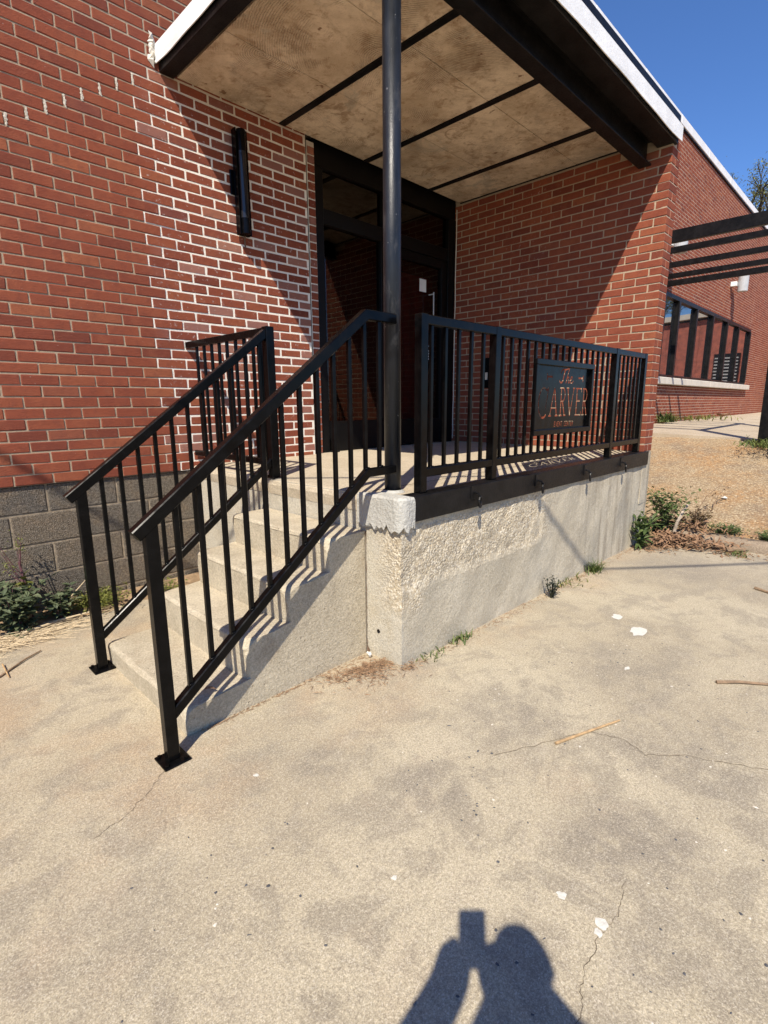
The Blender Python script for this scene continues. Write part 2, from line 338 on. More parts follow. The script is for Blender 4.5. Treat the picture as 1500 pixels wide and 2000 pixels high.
LEAFY = mat_leaf('yellow_green_weed_leaf', (.10, .12, .025), (.23, .23, .05))
LEAFT = mat_leaf('spring_tree_leaf', (.15, .175, .06), (.32, .34, .14))
LEAFK = mat_leaf('dark_weed_leaf', (.022, .028, .018), (.05, .055, .035))
GRASSM = mat_leaf('grass_blade', (.06, .10, .022), (.17, .20, .055))
SKIN = simple('skin', (.48, .29, .21), .55, var=.1); CLOTH = simple('navy_jacket_cloth', (.03, .035, .055), .9, var=.2, bump=.4); JEAN = simple('denim', (.05, .07, .12), .9, var=.2, bump=.4); HAIR = simple('brown_hair', (.05, .03, .02), .6)

# ------------------------------------------------------------------ mesh helper
class MB:
    def __init__(s): s.v = []; s.f = []; s.t = []
    def add(s, vs, fs, tint=None):
        k = len(s.v); s.v += [tuple(p) for p in vs]; s.f += [tuple(i+k for i in f) for f in fs]
        s.t += [R.random() if tint is None else tint]*len(fs); return s
    def mesh(s, name, smooth=False):
        me = bpy.data.meshes.new(name); me.from_pydata(s.v, [], s.f)
        a = me.attributes.new('tint', 'FLOAT', 'FACE'); a.data.foreach_set('value', s.t)
        if smooth: me.polygons.foreach_set('use_smooth', [True]*len(me.polygons))
        me.update(); return me
    def box(s, x0, x1, y0, y1, z0, z1, ch=0.0, tint=None, mtx=None):
        c = Vector(((x0+x1)/2, (y0+y1)/2, (z0+z1)/2)); h = Vector((abs(x1-x0)/2, abs(y1-y0)/2, abs(z1-z0)/2))
        vs, fs = chbox(h, ch); vs = [p+c for p in vs]
        if mtx: vs = [mtx @ p for p in vs]
        return s.add(vs, fs, tint)
    def bar(s, p0, p1, wd, ht, ch=0.002, side=None):
        p0, p1 = Vector(p0), Vector(p1); d = p1-p0; L = d.length; d /= L
        sd = Vector(side) if side else (Vector((0, 0, 1)).cross(d) if abs(d.z) < .95 else Vector((0, 1, 0)))
        sd = (sd-d*sd.dot(d)).normalized(); u = d.cross(sd); c = (p0+p1)/2
        vs, fs = chbox(Vector((L/2, wd/2, ht/2)), ch)
        return s.add([c+d*p.x+sd*p.y+u*p.z for p in vs], fs)
    def tube(s, pts, radii, n=8, cap=True):
        pts = [Vector(p) for p in pts]; radii = radii if isinstance(radii, (list, tuple)) else [radii]*len(pts)
        vs, fs = [], []; ref = None
        for i, p in enumerate(pts):
            d = (pts[min(i+1, len(pts)-1)]-pts[max(i-1, 0)]).normalized()
            a = ref or (Vector((0, 0, 1)) if abs(d.z) < .9 else Vector((1, 0, 0)))
            a = (a-d*a.dot(d)).normalized(); ref = a; b = d.cross(a)
            for k in range(n):
                t = 2*math.pi*k/n; vs.append(p+(a*math.cos(t)+b*math.sin(t))*radii[i])
        for i in range(len(pts)-1):
            for k in range(n): fs.append((i*n+k, i*n+(k+1) % n, (i+1)*n+(k+1) % n, (i+1)*n+k))
        if cap: fs += [tuple(range(n))[::-1], tuple((len(pts)-1)*n+k for k in range(n))]
        return s.add(vs, fs)
    def railpath(s, pts, ht, c0, c1, ch=.004, axis='x'):       # pts (a,z) is the line of the TOP edge; square tube, mitred bends
        sec = [(0, c0+ch), (-ch, c0), (-ht+ch, c0), (-ht, c0+ch), (-ht, c1-ch), (-ht+ch, c1), (-ch, c1), (0, c1-ch)]
        vs, fs = [], []
        for i, (a, z) in enumerate(pts):
            ds = []
            if i > 0: ds.append(Vector((a-pts[i-1][0], z-pts[i-1][1])).normalized())
            if i < len(pts)-1: ds.append(Vector((pts[i+1][0]-a, pts[i+1][1]-z)).normalized())
            ns = [Vector((-d.y, d.x)) for d in ds]; n = ns[0] if len(ns) == 1 else (ns[0]+ns[1]).normalized()
            k = 1/n.dot(ns[0]); n = n*k
            if n.y < 0: n = -n
            for (o, c) in sec:
                aa, zz = a+n.x*o, z+n.y*o
                vs.append((aa, c, zz) if axis == 'x' else (c, aa, zz))
        m = len(sec)
        for i in range(len(pts)-1):
            for k in range(m): fs.append((i*m+k, i*m+(k+1) % m, (i+1)*m+(k+1) % m, (i+1)*m+k))
        fs += [tuple(range(m))[::-1], tuple((len(pts)-1)*m+k for k in range(m))]
        return s.add(vs, fs)
    def leaf(s, p, d, L, W, fold=.25, bend=.3, tint=None):     # a folded, bent leaf of four quads
        p = Vector(p); d = Vector(d).normalized(); side = d.cross(Vector((0, 0, 1)))
        if side.length < .05: side = Vector((1, 0, 0))
        side.normalize(); up = side.cross(d)
        a = p; b = p+d*L*.5+up*L*bend*.25; c = p+d*L-up*L*bend*.4
        l1 = p+d*L*.35+side*W*.5+up*W*fold; r1 = p+d*L*.35-side*W*.5+up*W*fold
        l2 = p+d*L*.7+side*W*.33+up*(W*fold*.4-L*bend*.1); r2 = p+d*L*.7-side*W*.33+up*(W*fold*.4-L*bend*.1)
        s.add([a, b, c, l1, r1, l2, r2], [(0, 3, 5, 1), (0, 1, 6, 4), (1, 5, 2), (1, 2, 6)], tint)

def chbox(h, ch):
    vs, fs = [], []
    if ch <= 0:
        for sx in (-1, 1):
            for sy in (-1, 1):
                for sz in (-1, 1): vs.append(Vector((sx*h.x, sy*h.y, sz*h.z)))
        return vs, [(0, 1, 3, 2), (4, 6, 7, 5), (0, 4, 5, 1), (2, 3, 7, 6), (0, 2, 6, 4), (1, 5, 7, 3)]
    idx = {}
    for sx in (-1, 1):
        for sy in (-1, 1):
            for sz in (-1, 1):
                for ax in range(3):
                    e = [h.x-ch, h.y-ch, h.z-ch]; e[ax] += ch
                    idx[(sx, sy, sz, ax)] = len(vs); vs.append(Vector((sx*e[0], sy*e[1], sz*e[2])))
    S = (-1, 1)
    def q(*k): fs.append(tuple(idx[i] for i in k))
    for s in S:
        a = [(s, -1, -1, 0), (s, 1, -1, 0), (s, 1, 1, 0), (s, -1, 1, 0)]; q(*(a if s > 0 else a[::-1]))
        a = [(-1, s, -1, 1), (-1, s, 1, 1), (1, s, 1, 1), (1, s, -1, 1)]; q(*(a if s > 0 else a[::-1]))
        a = [(-1, -1, s, 2), (1, -1, s, 2), (1, 1, s, 2), (-1, 1, s, 2)]; q(*(a if s > 0 else a[::-1]))
    for s1 in S:
        for s2 in S:
            q((s1, s2, -1, 0), (s1, s2, -1, 1), (s1, s2, 1, 1), (s1, s2, 1, 0)) if s1*s2 > 0 else q((s1, s2, -1, 1), (s1, s2, -1, 0), (s1, s2, 1, 0), (s1, s2, 1, 1))
            q((s1, -1, s2, 2), (s1, -1, s2, 0), (s1, 1, s2, 0), (s1, 1, s2, 2)) if s1*s2 > 0 else q((s1, -1, s2, 0), (s1, -1, s2, 2), (s1, 1, s2, 2), (s1, 1, s2, 0))
            q((-1, s1, s2, 1), (-1, s1, s2, 2), (1, s1, s2, 2), (1, s1, s2, 1)) if s1*s2 > 0 else q((-1, s1, s2, 2), (-1, s1, s2, 1), (1, s1, s2, 1), (1, s1, s2, 2))
    for sx in S:
        for sy in S:
            for sz in S:
                t = [(sx, sy, sz, 0), (sx, sy, sz, 1), (sx, sy, sz, 2)]; q(*(t if sx*sy*sz > 0 else t[::-1]))
    return vs, fs

WP = {}                                                        # world position of every object made
def reg(o, parent, wp):
    wp = Vector(wp); WP[o.name] = wp; col.objects.link(o)
    if parent: o.parent = parent; o.location = wp-WP[parent.name]
    else: o.location = wp
    return o
def thing(name, label, cat, loc=(0, 0, 0), group=None):
    o = bpy.data.objects.new(name, None); o.empty_display_size = .1; reg(o, None, loc)
    o['label'] = label; o['category'] = cat
    if group: o['group'] = group
    return o
def obj(name, mb, mat, parent=None, smooth=False, kind=None, label=None, cat=None, group=None, at=None):
    """mesh given in world coordinates; its origin is put at `at` (or at its own base)"""
    if isinstance(mb, MB):
        xs, ys, zs = zip(*mb.v)
        a = Vector(at) if at is not None else Vector(((min(xs)+max(xs))/2, (min(ys)+max(ys))/2, min(zs)))
        mb.v = [(p[0]-a.x, p[1]-a.y, p[2]-a.z) for p in mb.v]; me = mb.mesh(name, smooth)
    else: me, a = mb, Vector(at)
    if mat and not me.materials: me.materials.append(mat)
    o = bpy.data.objects.new(name, me); reg(o, parent, a)
    if kind: o['kind'] = kind
    if label: o['label'] = label
    if cat: o['category'] = cat
    if group: o['group'] = group
    return o

# ------------------------------------------------------------------ GROUND
b = MB(); b.box(-400, 400, -400, 400, -.5, -.06); obj('ground', b, DIRT, kind='structure')
b = MB(); b.box(-30, .46, -30, -.02, -.055, 0); slab = obj('concrete_slab', b, SLAB, kind='structure')
# sloping aggregate bank up to the raised walkway
b = MB(); NX, NY = 34, 60; vs = []; fs = []
for i in range(NX+1):
    for j in range(NY+1):
        x = .56+(4.3-.56)*i/NX; y = -9+(-.02+9)*j/NY
        z = .075+.735*(i/NX)+R.uniform(-.006, .006)
        vs.append((x, y, z))
for i in range(NX):
    for j in range(NY): k = i*(NY+1)+j; fs.append((k, k+NY+1, k+NY+2, k+1))
b.add(vs, fs); obj('aggregate_bank', b, GRAVEL, kind='structure', smooth=True)
b = MB(); b.add([(4.2, -2.75, .80), (30, -2.75, .97), (30, -.02, 1.0), (4.2, -.02, .88), (4.2, -2.75, .2), (30, -2.75, .2), (30, -.02, .2), (4.2, -.02, .2)],
                [(0, 1, 2, 3), (0, 4, 5, 1), (3, 7, 4, 0)])
walk = obj('walkway', b, WALK, kind='structure')
for x in (6.1, 8.0, 9.9, 11.8, 13.7, 15.6):
    z0, z1 = .80+.17*(x-4.2)/25.8, .88+.12*(x-4.2)/25.8
    j = MB(); j.add([(x, -2.74, z0+.003), (x+.02, -2.74, z0+.003), (x+.02, -.03, z1+.003), (x, -.03, z1+.003)], [(0, 1, 2, 3)]); obj('joint', j, CRACK, walk)
b = MB()                                                       # kerb with worn top edge
vs, fs = [], []; n = 46; prof = [(.43, -.05), (.435, .05), (.455, .085), (.50, .098), (.58, .10), (.60, .02)]
for i in range(n+1):
    y = -2.28-6.5*i/n
    for (x, z) in prof: vs.append((x+R.uniform(-.006, .006), y, z+R.uniform(-.006, .006)))
m_ = len(prof)
for i in range(n):
    for k in range(m_-1): fs.append((i*m_+k, (i+1)*m_+k, (i+1)*m_+k+1, i*m_+k+1))
b.add(vs, fs); obj('kerb', b, KERB, kind='structure', smooth=True)
b = MB(); vs = []; fs = []; n = 30
for i in range(n+1):                                           # soil strip along the foundation, left of the stairs
    x = -8+(4.62)*i/n
    e = -.22+R.uniform(-.06, .06)
    vs += [(x, e, .001), (x, e*.5, .02+R.uniform(0, .015)), (x, .0, .035)]
for i in range(n):
    for k in range(2): fs.append((i*3+k, (i+1)*3+k, (i+1)*3+k+1, i*3+k+1))
b.add(vs, fs); obj('soil_strip', b, DIRT, kind='structure', smooth=True)

def scatter_flat(mb, x, y, z, r, ry=None, n=9, h=.002, ang=0.0, jag=.25):
    ry = ry or r; vs = [(x, y, z+h)]; ca, sa = math.cos(ang), math.sin(ang)
    for k in range(n):
        t = 2*math.pi*k/n; q = 1+R.uniform(-jag, jag); a, c = math.cos(t)*r*q, math.sin(t)*ry*q
        vs.append((x+a*ca-c*sa, y+a*sa+c*ca, z))
    mb.add(vs, [(0, k+1, (k+1) % n+1) for k in range(n)])
b = MB(); b2 = MB()
clus = [(-5.05+R.random()*3, -3.9+R.random()*1.5) for k in range(14)]
for i in range(210):
    t = R.random(); cxy = R.choice(clus); x = cxy[0]+R.gauss(0, .22); y = cxy[1]+R.gauss(0, .16)
    if x > -3.3 and y > -2.25: continue
    scatter_flat(b if i % 4 else b2, x, y, .0012, R.uniform(.002, .006)*(1.6 if R.random() < .07 else 1), R.uniform(.002, .005), 7, .0012, R.random()*6, .35)
obj('slate_chips', b, PEB, slab, kind='stuff'); obj('pebbles', b2, LPEB, slab, kind='stuff')
def crack(pts, wd):
    b = MB(); vs = []; fs = []; P = []
    for i in range(len(pts)-1):
        for k in range(10):
            t = k/10; P.append((pts[i][0]+(pts[i+1][0]-pts[i][0])*t+R.uniform(-.006, .006), pts[i][1]+(pts[i+1][1]-pts[i][1])*t+R.uniform(-.006, .006)))
    for i, p in enumerate(P):
        q = P[min(i+1, len(P)-1)]; o = P[max(i-1, 0)]; d = Vector((q[0]-o[0], q[1]-o[1])); d.normalize(); w_ = wd*R.uniform(.25, 1)
        vs += [(p[0]-d.y*w_, p[1]+d.x*w_, .0015), (p[0]+d.y*w_, p[1]-d.x*w_, .0015)]
    for i in range(len(P)-1): fs.append((2*i, 2*i+1, 2*i+3, 2*i+2))
    b.add(vs, fs); obj('crack', b, CRACK, slab)
crack([(-3.62, -2.93), (-3.214, -3.134), (-3.16, -3.26), (-3.205, -3.355), (-3.10, -3.47), (-2.977, -3.716), (-2.6, -4.2)], .0020)
crack([(-3.825, -3.504), (-3.95, -3.53), (-4.047, -3.518), (-4.167, -3.527), (-4.25, -3.564), (-4.33, -3.56)], .0013)
crack([(-4.56, -2.08), (-4.66, -2.16), (-4.74, -2.2), (-4.86, -2.24)], .0014)
for (x, y, r, ry, an) in ((-1.907, -2.754, .05, .028, .3), (-2.034, -2.924, .075, .045, .1), (-3.996, -3.395, .011, .015, .4), (-4.0, -3.51, .016, .017, 0), (-4.03, -3.512, .014, .010, .6), (-4.285, -3.018, .009, .008, 0), (-4.333, -2.353, .008, .01, .5), (-2.55, -3.05, .02, .012, 0)):
    b = MB(); scatter_flat(b, x, y, .0016, r, ry, 14, .0006, an, .3); obj('paint_spot', b, WHITEP, slab)

# ------------------------------------------------------------------ BRICK BUILDING
bld = thing('brick_building', 'long red brick building with white roof edge, block foundation and ribbon window', 'building', (-2, 0, 0))
CL, CH, B0 = .2135, .0689, .868
TOPZ = 6.615
OPEN = [(-2.165, .0, .80, 3.60), (6.2, 15.66, 1.72, 3.63)]      # entrance, ribbon window
RECTS = [(-9, -2.165, B0-.002, TOPZ), (-2.165, .205, 3.60, TOPZ), (.205, 6.2, .5, TOPZ), (6.2, 15.66, .5, 1.72), (6.2, 15.66, 3.63, TOPZ), (15.66, 24, .5, TOPZ)]
b = MB()
for (x0, x1, z0, z1) in RECTS:
    ym = .0018 if x0 < -5 else -.0004
    b.add([(x0, ym, z0), (x1, ym, z0), (x1, ym, z1), (x0, ym, z1)], [(0, 1, 2, 3)])
obj('mortar_wall', b, MORTAR, bld)
b = MB(); b.box(-9, 24, .30, 12, -.3, 6.75)                     # solid volume behind the entrance lobby
b2 = MB()
for r_ in ((-9, -2.3, .012, .30, B0, 6.7), (-9, -2.3, .07, .30, -.3, B0), (.2, 6.1, .012, .30, -.3, 6.7), (15.8, 24, .012, .30, -.3, 6.7), (6.1, 15.8, .012, .30, -.3, 1.7), (6.1, 15.8, .012, .30, 3.66, 6.7), (-2.3, .2, .09, .30, 3.62, 6.7)): b2.box(*r_)
obj('wall_core', b2, MORTAR, bld)
b = MB(); b.box(-9, 24, .31, 12, 6.60, 6.72); obj('roof', b, STEEL, bld)
b = MB()
b.add([(-9, 12, -.3), (24, 12, -.3), (24, 12, 6.6), (-9, 12, 6.6)], [(0, 1, 2, 3)]); b.add([(-9, .3, -.3), (-9, 12, -.3), (-9, 12, 6.6), (-9, .3, 6.6)], [(0, 1, 2, 3)]); b.add([(24, .3, -.3), (24, 12, -.3), (24, 12, 6.6), (24, .3, 6.6)], [(0, 1, 2, 3)])
obj('rear_wall', b, BRICK, bld)

def brick_meshes(L, H, D, n, jit=.0024):
    out = []
    for k in range(n):
        vs, fs = chbox(Vector((L/2, D/2, H/2)), .0035)
        vs = [p+Vector((R.uniform(-jit, jit), R.uniform(-jit*.2, jit*.2), R.uniform(-jit, jit))) for p in vs]
        mb = MB(); mb.add(vs, fs, 0.0); out.append(mb.mesh('brick'))
        out[-1].materials.append(BRICK)
    return out
def lay(c, m_, z0):                                             # one course of one rect -> (x0,x1,z0,z1)
    pass
specs = []
for ci in range(-6, 90):
    z0 = B0+ci*CH; z1 = z0+CH-.0088
    ph = -4.318+.0046+(CL/2 if ci % 2 else 0)
    for (rx0, rx1, rz0, rz1) in RECTS:
        a0, a1 = max(z0, rz0), min(z1, rz1)
        if a1-a0 < .02: continue
        k0 = math.floor((rx0-ph)/CL)-1; k1 = math.ceil((rx1-ph)/CL)+1
        for k in range(k0, k1):
            x0 = max(ph+k*CL, rx0); x1 = min(ph+k*CL+CL-.0092, rx1)
            if x1-x0 > .025: specs.append((x0, x1, a0, a1))
def inview(p):
    d = Vector(p)-CAM; z = d.dot(Fw)
    if z < .2: return False
    return abs(d.dot(Rt2)/z) < .76 and abs(d.dot(Up2)/z) < 1.0
def rank(s):
    c = Vector(((s[0]+s[1])/2, 0, (s[2]+s[3])/2))
    if not inview(c) or (c.x > -2.2 and c.z < 3.6) or s[1]-s[0] < .19: return 1e9
    if -3.4 < c.x < .2 and c.z > 3.5: return 1e9
    return (c-CAM).length
specs.sort(key=rank)
VAR = brick_meshes(CL-.0092, CH-.0088, .02, 10); VAR2 = brick_meshes(CL-.0125, CH-.0122, .02, 10, .0034)
for s in specs[:300]:
    o = obj('brick', R.choice(VAR2 if s[0] > -3.52 else VAR), None, bld, at=((s[0]+s[1])/2+R.uniform(-.0012, .0012), .008+R.uniform(-.0011, .0010)+(.0012 if s[0] > -3.5 else 0), (s[2]+s[3])/2+R.uniform(-.001, .001))); o.rotation_euler.y = R.gauss(0, .005)
b = MB()
for s in specs[300:]:
    near = s[1] < -1.5 and s[3] < 5.2
    if near:
        q_ = .0017 if -3.52 < s[0] and s[3] < 3.7 else 0; vs, fs = chbox(Vector(((s[1]-s[0])/2-q_, .01, (s[3]-s[2])/2-q_)), .0035); vs = [p+Vector((R.uniform(-.002, .002), 0, R.uniform(-.002, .002))) for p in vs]; c = Vector(((s[0]+s[1])/2, .008+R.uniform(-.0011, .0010)+(.0012 if s[0] > -3.5 else 0), (s[2]+s[3])/2)); b.add([p+c for p in vs], fs)
    else:
        y = -.0015+R.uniform(-.0009, .0009)
        b.add([(s[0], y, s[2]), (s[1], y, s[2]), (s[1], y, s[3]), (s[0], y, s[3]), (s[0], .008, s[2]), (s[1], .008, s[2]), (s[1], .008, s[3]), (s[0], .008, s[3])],
              [(0, 1, 2, 3), (4, 5, 1, 0), (3, 2, 6, 7), (4, 0, 3, 7), (1, 5, 6, 2)])
obj('brick_courses', b, BRICK, bld, kind='stuff')
# smeared white mortar left of the canopy
for (x, z) in ((-4.314, 2.977), (-4.204, 3.042), (-4.1, 3.113), (-3.992, 3.183), (-3.891, 3.26), (-3.779, 3.329), (-3.672, 3.389), (-3.568, 3.451)):
    b = MB(); z = B0+round((z-B0-.03)/CH)*CH+.028
    for i in range(5): scatter_flat(b, 0, 0, 0, R.uniform(.004, .0085), .012, 9, .0015, R.random()*.6, .4)
    q = []
    for i, p in enumerate(b.v):
        g = i//10; q.append((x+p[0]+R.uniform(-.003, .003), -.0036-p[2], z+p[1]+(g-2)*.0125))
    b.v = q; obj('mortar_smear', b, SMEAR, bld)
# concrete block foundation
b = MB(); b.add([(-9, .022, -.1), (-3.36, .022, -.1), (-3.36, .022, B0), (-9, .022, B0)], [(0, 1, 2, 3)]); obj('foundation_mortar', b, CMUM, bld)
rows = [(.685, .862, -4.36), (.480, .672, -4.146), (.278, .468, -4.36), (.076, .266, -4.16), (-.1, .064, -4.36)]
BL = .43
for (z0, z1, ph) in rows:
    for k in range(-8, 4):
        x0 = ph+k*BL; x1 = min(x0+BL-.012, -3.365)
        if x1-x0 < .04 or x0 < -7.5: continue
        vs, fs = chbox(Vector(((x1-x0)/2, .02, (z1-z0)/2)), .006); mb = MB(); mb.add([p+Vector(((x0+x1)/2, .036, (z0+z1)/2)) for p in vs], fs)
        obj('concrete_block', mb, CMU, bld)
b = MB(); b.box(-9, -3.36, .006, .05, .862, .869); obj('bed_joint', b, CRACK, bld)
# roof edge
for k in range(17):
    x0 = -9+k*2.0; b = MB(); b.box(x0+.004, x0+1.996, -.05, .32, 6.645+R.uniform(-.004, .004), 6.80+R.uniform(-.004, .004), .006); obj('roof_trim', b, WHITE, bld)
b = MB(); b.box(-9, 25, -.035, .3, 6.618, 6.643); obj('drip_edge', b, STEEL, bld)
# ribbon window
win = obj('ribbon_window', (lambda q: (q.box(6.2, 15.66, -.03, .06, 3.53, 3.62, .004), q.box(6.2, 15.66, -.03, .06, 1.89, 1.95, .004), q)[-1])(MB()), STEEL, bld)
xs = [6.22, 7.1, 8.10, 9.50, 11.0, 12.55, 13.95, 15.60]
for x in xs: b = MB(); b.box(x-.05, x+.05, -.045, .07, 1.95, 3.53, .004); obj('mullion', b, STEEL, win)
for a, c in zip(xs[:-1], xs[1:]): b = MB(); b.box(a+.05, c-.05, .03, .04, 1.95, 3.53); obj('pane', b, WINGLASS, win)
for k in range(4):
    x0 = 6.1+k*2.475; b = MB(); b.box(x0, x0+2.468, -.12, .06, 1.735, 1.885, .012); obj('window_sill', b, SILL, bld)

# ------------------------------------------------------------------ WING WALL (screen wall at the end of the porch)
wing = thing('wing_wall', 'projecting red brick screen wall closing the right end of the porch', 'wall', (.1, -1.1, .898))
WL, WH, W0 = .2175, .0677, .898
YF = -2.203
b = MB(); b.box(.0036, .1964, YF+.0036, .09, W0, 3.52); b.box(.006, .194, YF+.1, .06, 3.52, 3.62); obj('mortar_wall', b, MORTAR, wing)
b = MB(); b.box(.0, .2, YF, .06, .4, .893); obj('wing_footing', b, PORCH, wing)
WV = [brick_meshes(.092, WH-.0088, WL-.0092, 6), brick_meshes(.092, WH-.0088, .0985, 3), brick_meshes(WL-.0165, WH-.0088, .098, 3)]
ws = []; cutb = []
for ci in range(39):
    zc = W0+ci*WH+WH/2+.003
    if ci % 2:                                                  # header course at the corner
        ws.append((Vector((.1005, YF+.049, zc)), 2)); y = YF+.1085
    else:
        y = YF; ws.append((Vector((.1505, YF+.049+.0, zc)), 1))
    while y+WL-.0092 < .07:
        if not (ci == 38 and y < -1.9): ws.append((Vector((.046, y+(WL-.0092)/2, zc)), 0))
        y += WL
    if .09-y > .03: cutb.append((y, .09, zc))
def wrank(s):
    c = s[0]; return (c-CAM).length+(10 if c.x > .12 else 0)
ws.sort(key=wrank)
b = MB()
for (ya, yb_, zc) in cutb: b.box(0, .09, ya, yb_, zc-(WH-.01)/2, zc+(WH-.01)/2, .003)
for i, (c, t) in enumerate(ws):
    me = R.choice(WV[t])
    c = c+Vector((R.uniform(-.0010, .0008), 0, 0))
    if i < 300: obj('brick', me, None, wing, at=c)
    else: b.add([v.co+c for v in me.vertices], [tuple(p.vertices) for p in me.polygons])
obj('brick_courses', b, BRICK, wing, kind='stuff')
b = MB()                                                        # outer face of the wing, towards the bank
for ci in range(39):
    y = YF+(.1085 if ci % 2 == 0 else .0)+ (.1085 if ci % 2 else 0); z = W0+ci*WH+.008
    while y < -.05:
        b.add([(.199, y, z), (.199, min(y+WL-.01, -.02), z), (.199, min(y+WL-.01, -.02), z+WH-.01), (.199, y, z+WH-.01)], [(0, 1, 2, 3)]); y += WL
obj('outer_brick_courses', b, BRICK, wing, kind='stuff')
b = MB(); pts = [(-.012, .05, 3.5-.02*k*6.4+0) for k in range(21)]
b.tube([(p[0]+R.uniform(-.002, .002), p[1]-.02+R.uniform(-.003, .003), p[2]) for p in pts], .006, 6); obj('cable', b, SILL, wing)

# ------------------------------------------------------------------ PORCH + STAIRS
porch = thing('concrete_porch', 'raised cast concrete porch with rough eroded front wall and white painted corner', 'porch', (-1.6, -1.1, 0))
b = MB(); NXp, NZp = 80, 20
vs, fs = [], []
def pn(x, z): return .006*math.sin(x*7.1+z*3)+.005*math.sin(x*17-z*11)+R.uniform(-.002, .002)
for i in range(NXp+1):
    for j in range(NZp+1):
        x = -3.36+3.56*i/NXp; z = .893*j/NZp
        e = .012 if x < -1.9 and z > .43 and z < .86 else 0
        if i == 0: x += .012*(1 if .25 < z < .8 else 0)*R.random()
        vs.append((x, -2.20+e*R.uniform(.5, 1)+pn(x, z)*.5, z))
for i in range(NXp):
    for j in range(NZp): k = i*(NZp+1)+j; fs.append((k, k+NZp+1, k+NZp+2, k+1))
b.add(vs, fs)
side = []
for i in range(11):
    for j in range(NZp+1):
        p = vs[j]; t = i/10; side.append((p[0]*(1-min(1, t*6))+-3.36*min(1, t*6), p[1]+(.30-p[1])*t*t, p[2]))
b.add(side, [(i*(NZp+1)+j, i*(NZp+1)+j+1, (i+1)*(NZp+1)+j+1, (i+1)*(NZp+1)+j) for i in range(10) for j in range(NZp)])
b.add([(.2, -2.2, 0), (.2, .3, 0), (.2, .3, .89), (.2, -2.2, .89)], [(0, 1, 2, 3)])
obj('porch_wall', b, PORCH, porch)
b = MB(); vs, fs = [], []                                       # deck with rounded front-left nosing
prof = [(-3.362, .80), (-3.372, .86), (-3.366, .882), (-3.352, .895), (-3.33, .898), (.2, .898)]
for j in range(21):
    y = -1.93+ (2.23)*j/20
    for k, (x, z) in enumerate(prof): vs.append((x+(R.uniform(-.003, .003) if k < 4 else 0), y, z))
for j in range(20):
    for k in range(5): fs.append((j*6+k, j*6+k+1, (j+1)*6+k+1, (j+1)*6+k))
b.add(vs, fs); b.add([(-3.34, -2.19, .897), (.2, -2.19, .897), (.2, -1.93, .8975), (-3.34, -1.93, .8975)], [(0, 1, 2, 3)])
obj('porch_deck', b, DECK, porch)
b = MB(); b.box(-3.3, -.01, -1.905, -1.90, .8985, .8995); obj('joint', b, CRACK, porch)
# white painted cap on the corner: jagged lower edge
b = MB(); vs, fs = [], []
ring = []
for k in range(16): ring.append((-3.385, -1.90-.27*k/15*1.0, .004))
for k in range(1, 6): t = k/6*math.pi/2; ring.append((-3.385+.05*(1-math.cos(t)), -2.17-.052*math.sin(t), .004))
for k in range(8): ring.append((-3.335+.048*k/7, -2.2225, .004))
low = []
for k, (x, y, e) in enumerate(ring): low.append(.740+.006*math.sin(k*1.7)+R.uniform(-.014, .016)+(.015 if k > 22 else 0))
rows_ = [0, .25, .5, .8, .93, 1]
for k, (x, y, e) in enumerate(ring):
    for t in rows_:
        z = low[k]+(.905-low[k])*t; ins = {1: .010, .93: .001}.get(t, 0)
        cx, cy = -3.3, -2.02; d = Vector((cx-x, cy-y)).normalized()
        vs.append((x+d.x*ins+R.uniform(-.0015, .0015), y+d.y*ins+R.uniform(-.0015, .0015), z+R.uniform(-.003, .003)))
nr = len(rows_)
for k in range(len(ring)-1):
    for j in range(nr-1): fs.append((k*nr+j, (k+1)*nr+j, (k+1)*nr+j+1, k*nr+j+1))
b.add(vs, fs)
top = [k*nr+nr-1 for k in range(len(ring))]
cen = len(b.v); b.v.append((-3.30, -2.03, .908)); b.f += [(cen, top[k], top[k+1]) for k in range(len(top)-1)]; b.t += [.5]*(len(top)-1)
lw = [k*nr for k in range(len(ring))]; c2 = len(b.v); b.v.append((-3.32, -2.05, .72)); b.f += [(c2, lw[k+1], lw[k]) for k in range(len(lw)-1)]; b.t += [.5]*(len(lw)-1)
obj('painted_corner', b, CORNER, porch, smooth=False)
b = MB(); b.tube([(-3.361, -2.03, .155), (-3.3635, -2.03, .155)], .011, 10); obj('drain_hole', b, DARK, porch)
# stairs
st = thing('concrete_stairs', 'worn cast concrete stair of four steps climbing to the porch', 'stairs', (-3.9, -1.5, 0))
nos = [(-4.415, .125), (-4.117, .325), (-3.885, .518), (-3.635, .700)]
def stair_profile(er):                                          # er = edge erosion 0..1
    P = [(-4.405, 0.0)]
    for i, (x, z) in enumerate(nos):
        zp = 0 if i == 0 else nos[i-1][1]; r = .022+er*.05
        if i: P.append((x+.012+er*.012, zp+er*.012))
        P.append((x+.004+er*.006, z-r*1.1))
        for k in range(5):
            t = (k+.5)/5*math.pi/2; P.append((x+r-r*math.cos(t)+er*.01, z-r+r*math.sin(t)-er*.008))
        P.append((x+r*2.2, z-er*.006))
    P.append((-3.37, nos[-1][1])); P.append((-3.37, 0)); return P
b = MB(); vs, fs = [], []; ys = [-1.03, -1.035, -1.06]+[-1.06-.085*k for k in range(1, 10)]+[-1.86, -1.885, -1.905, -1.922, -1.934, -1.940]
ers = [.5, .2, 0]+[0]*9+[.05, .15, .35, .55, .8, 1.0]
for y, e in zip(ys, ers):
    for k, (x, z) in enumerate(stair_profile(e)):
        j = .0015+.0035*e if z > .02 and x < -3.4 else 0
        vs.append((x+R.uniform(-j, j), y, max(0, z+R.uniform(-j, j)*.8)))
n = len(stair_profile(0))
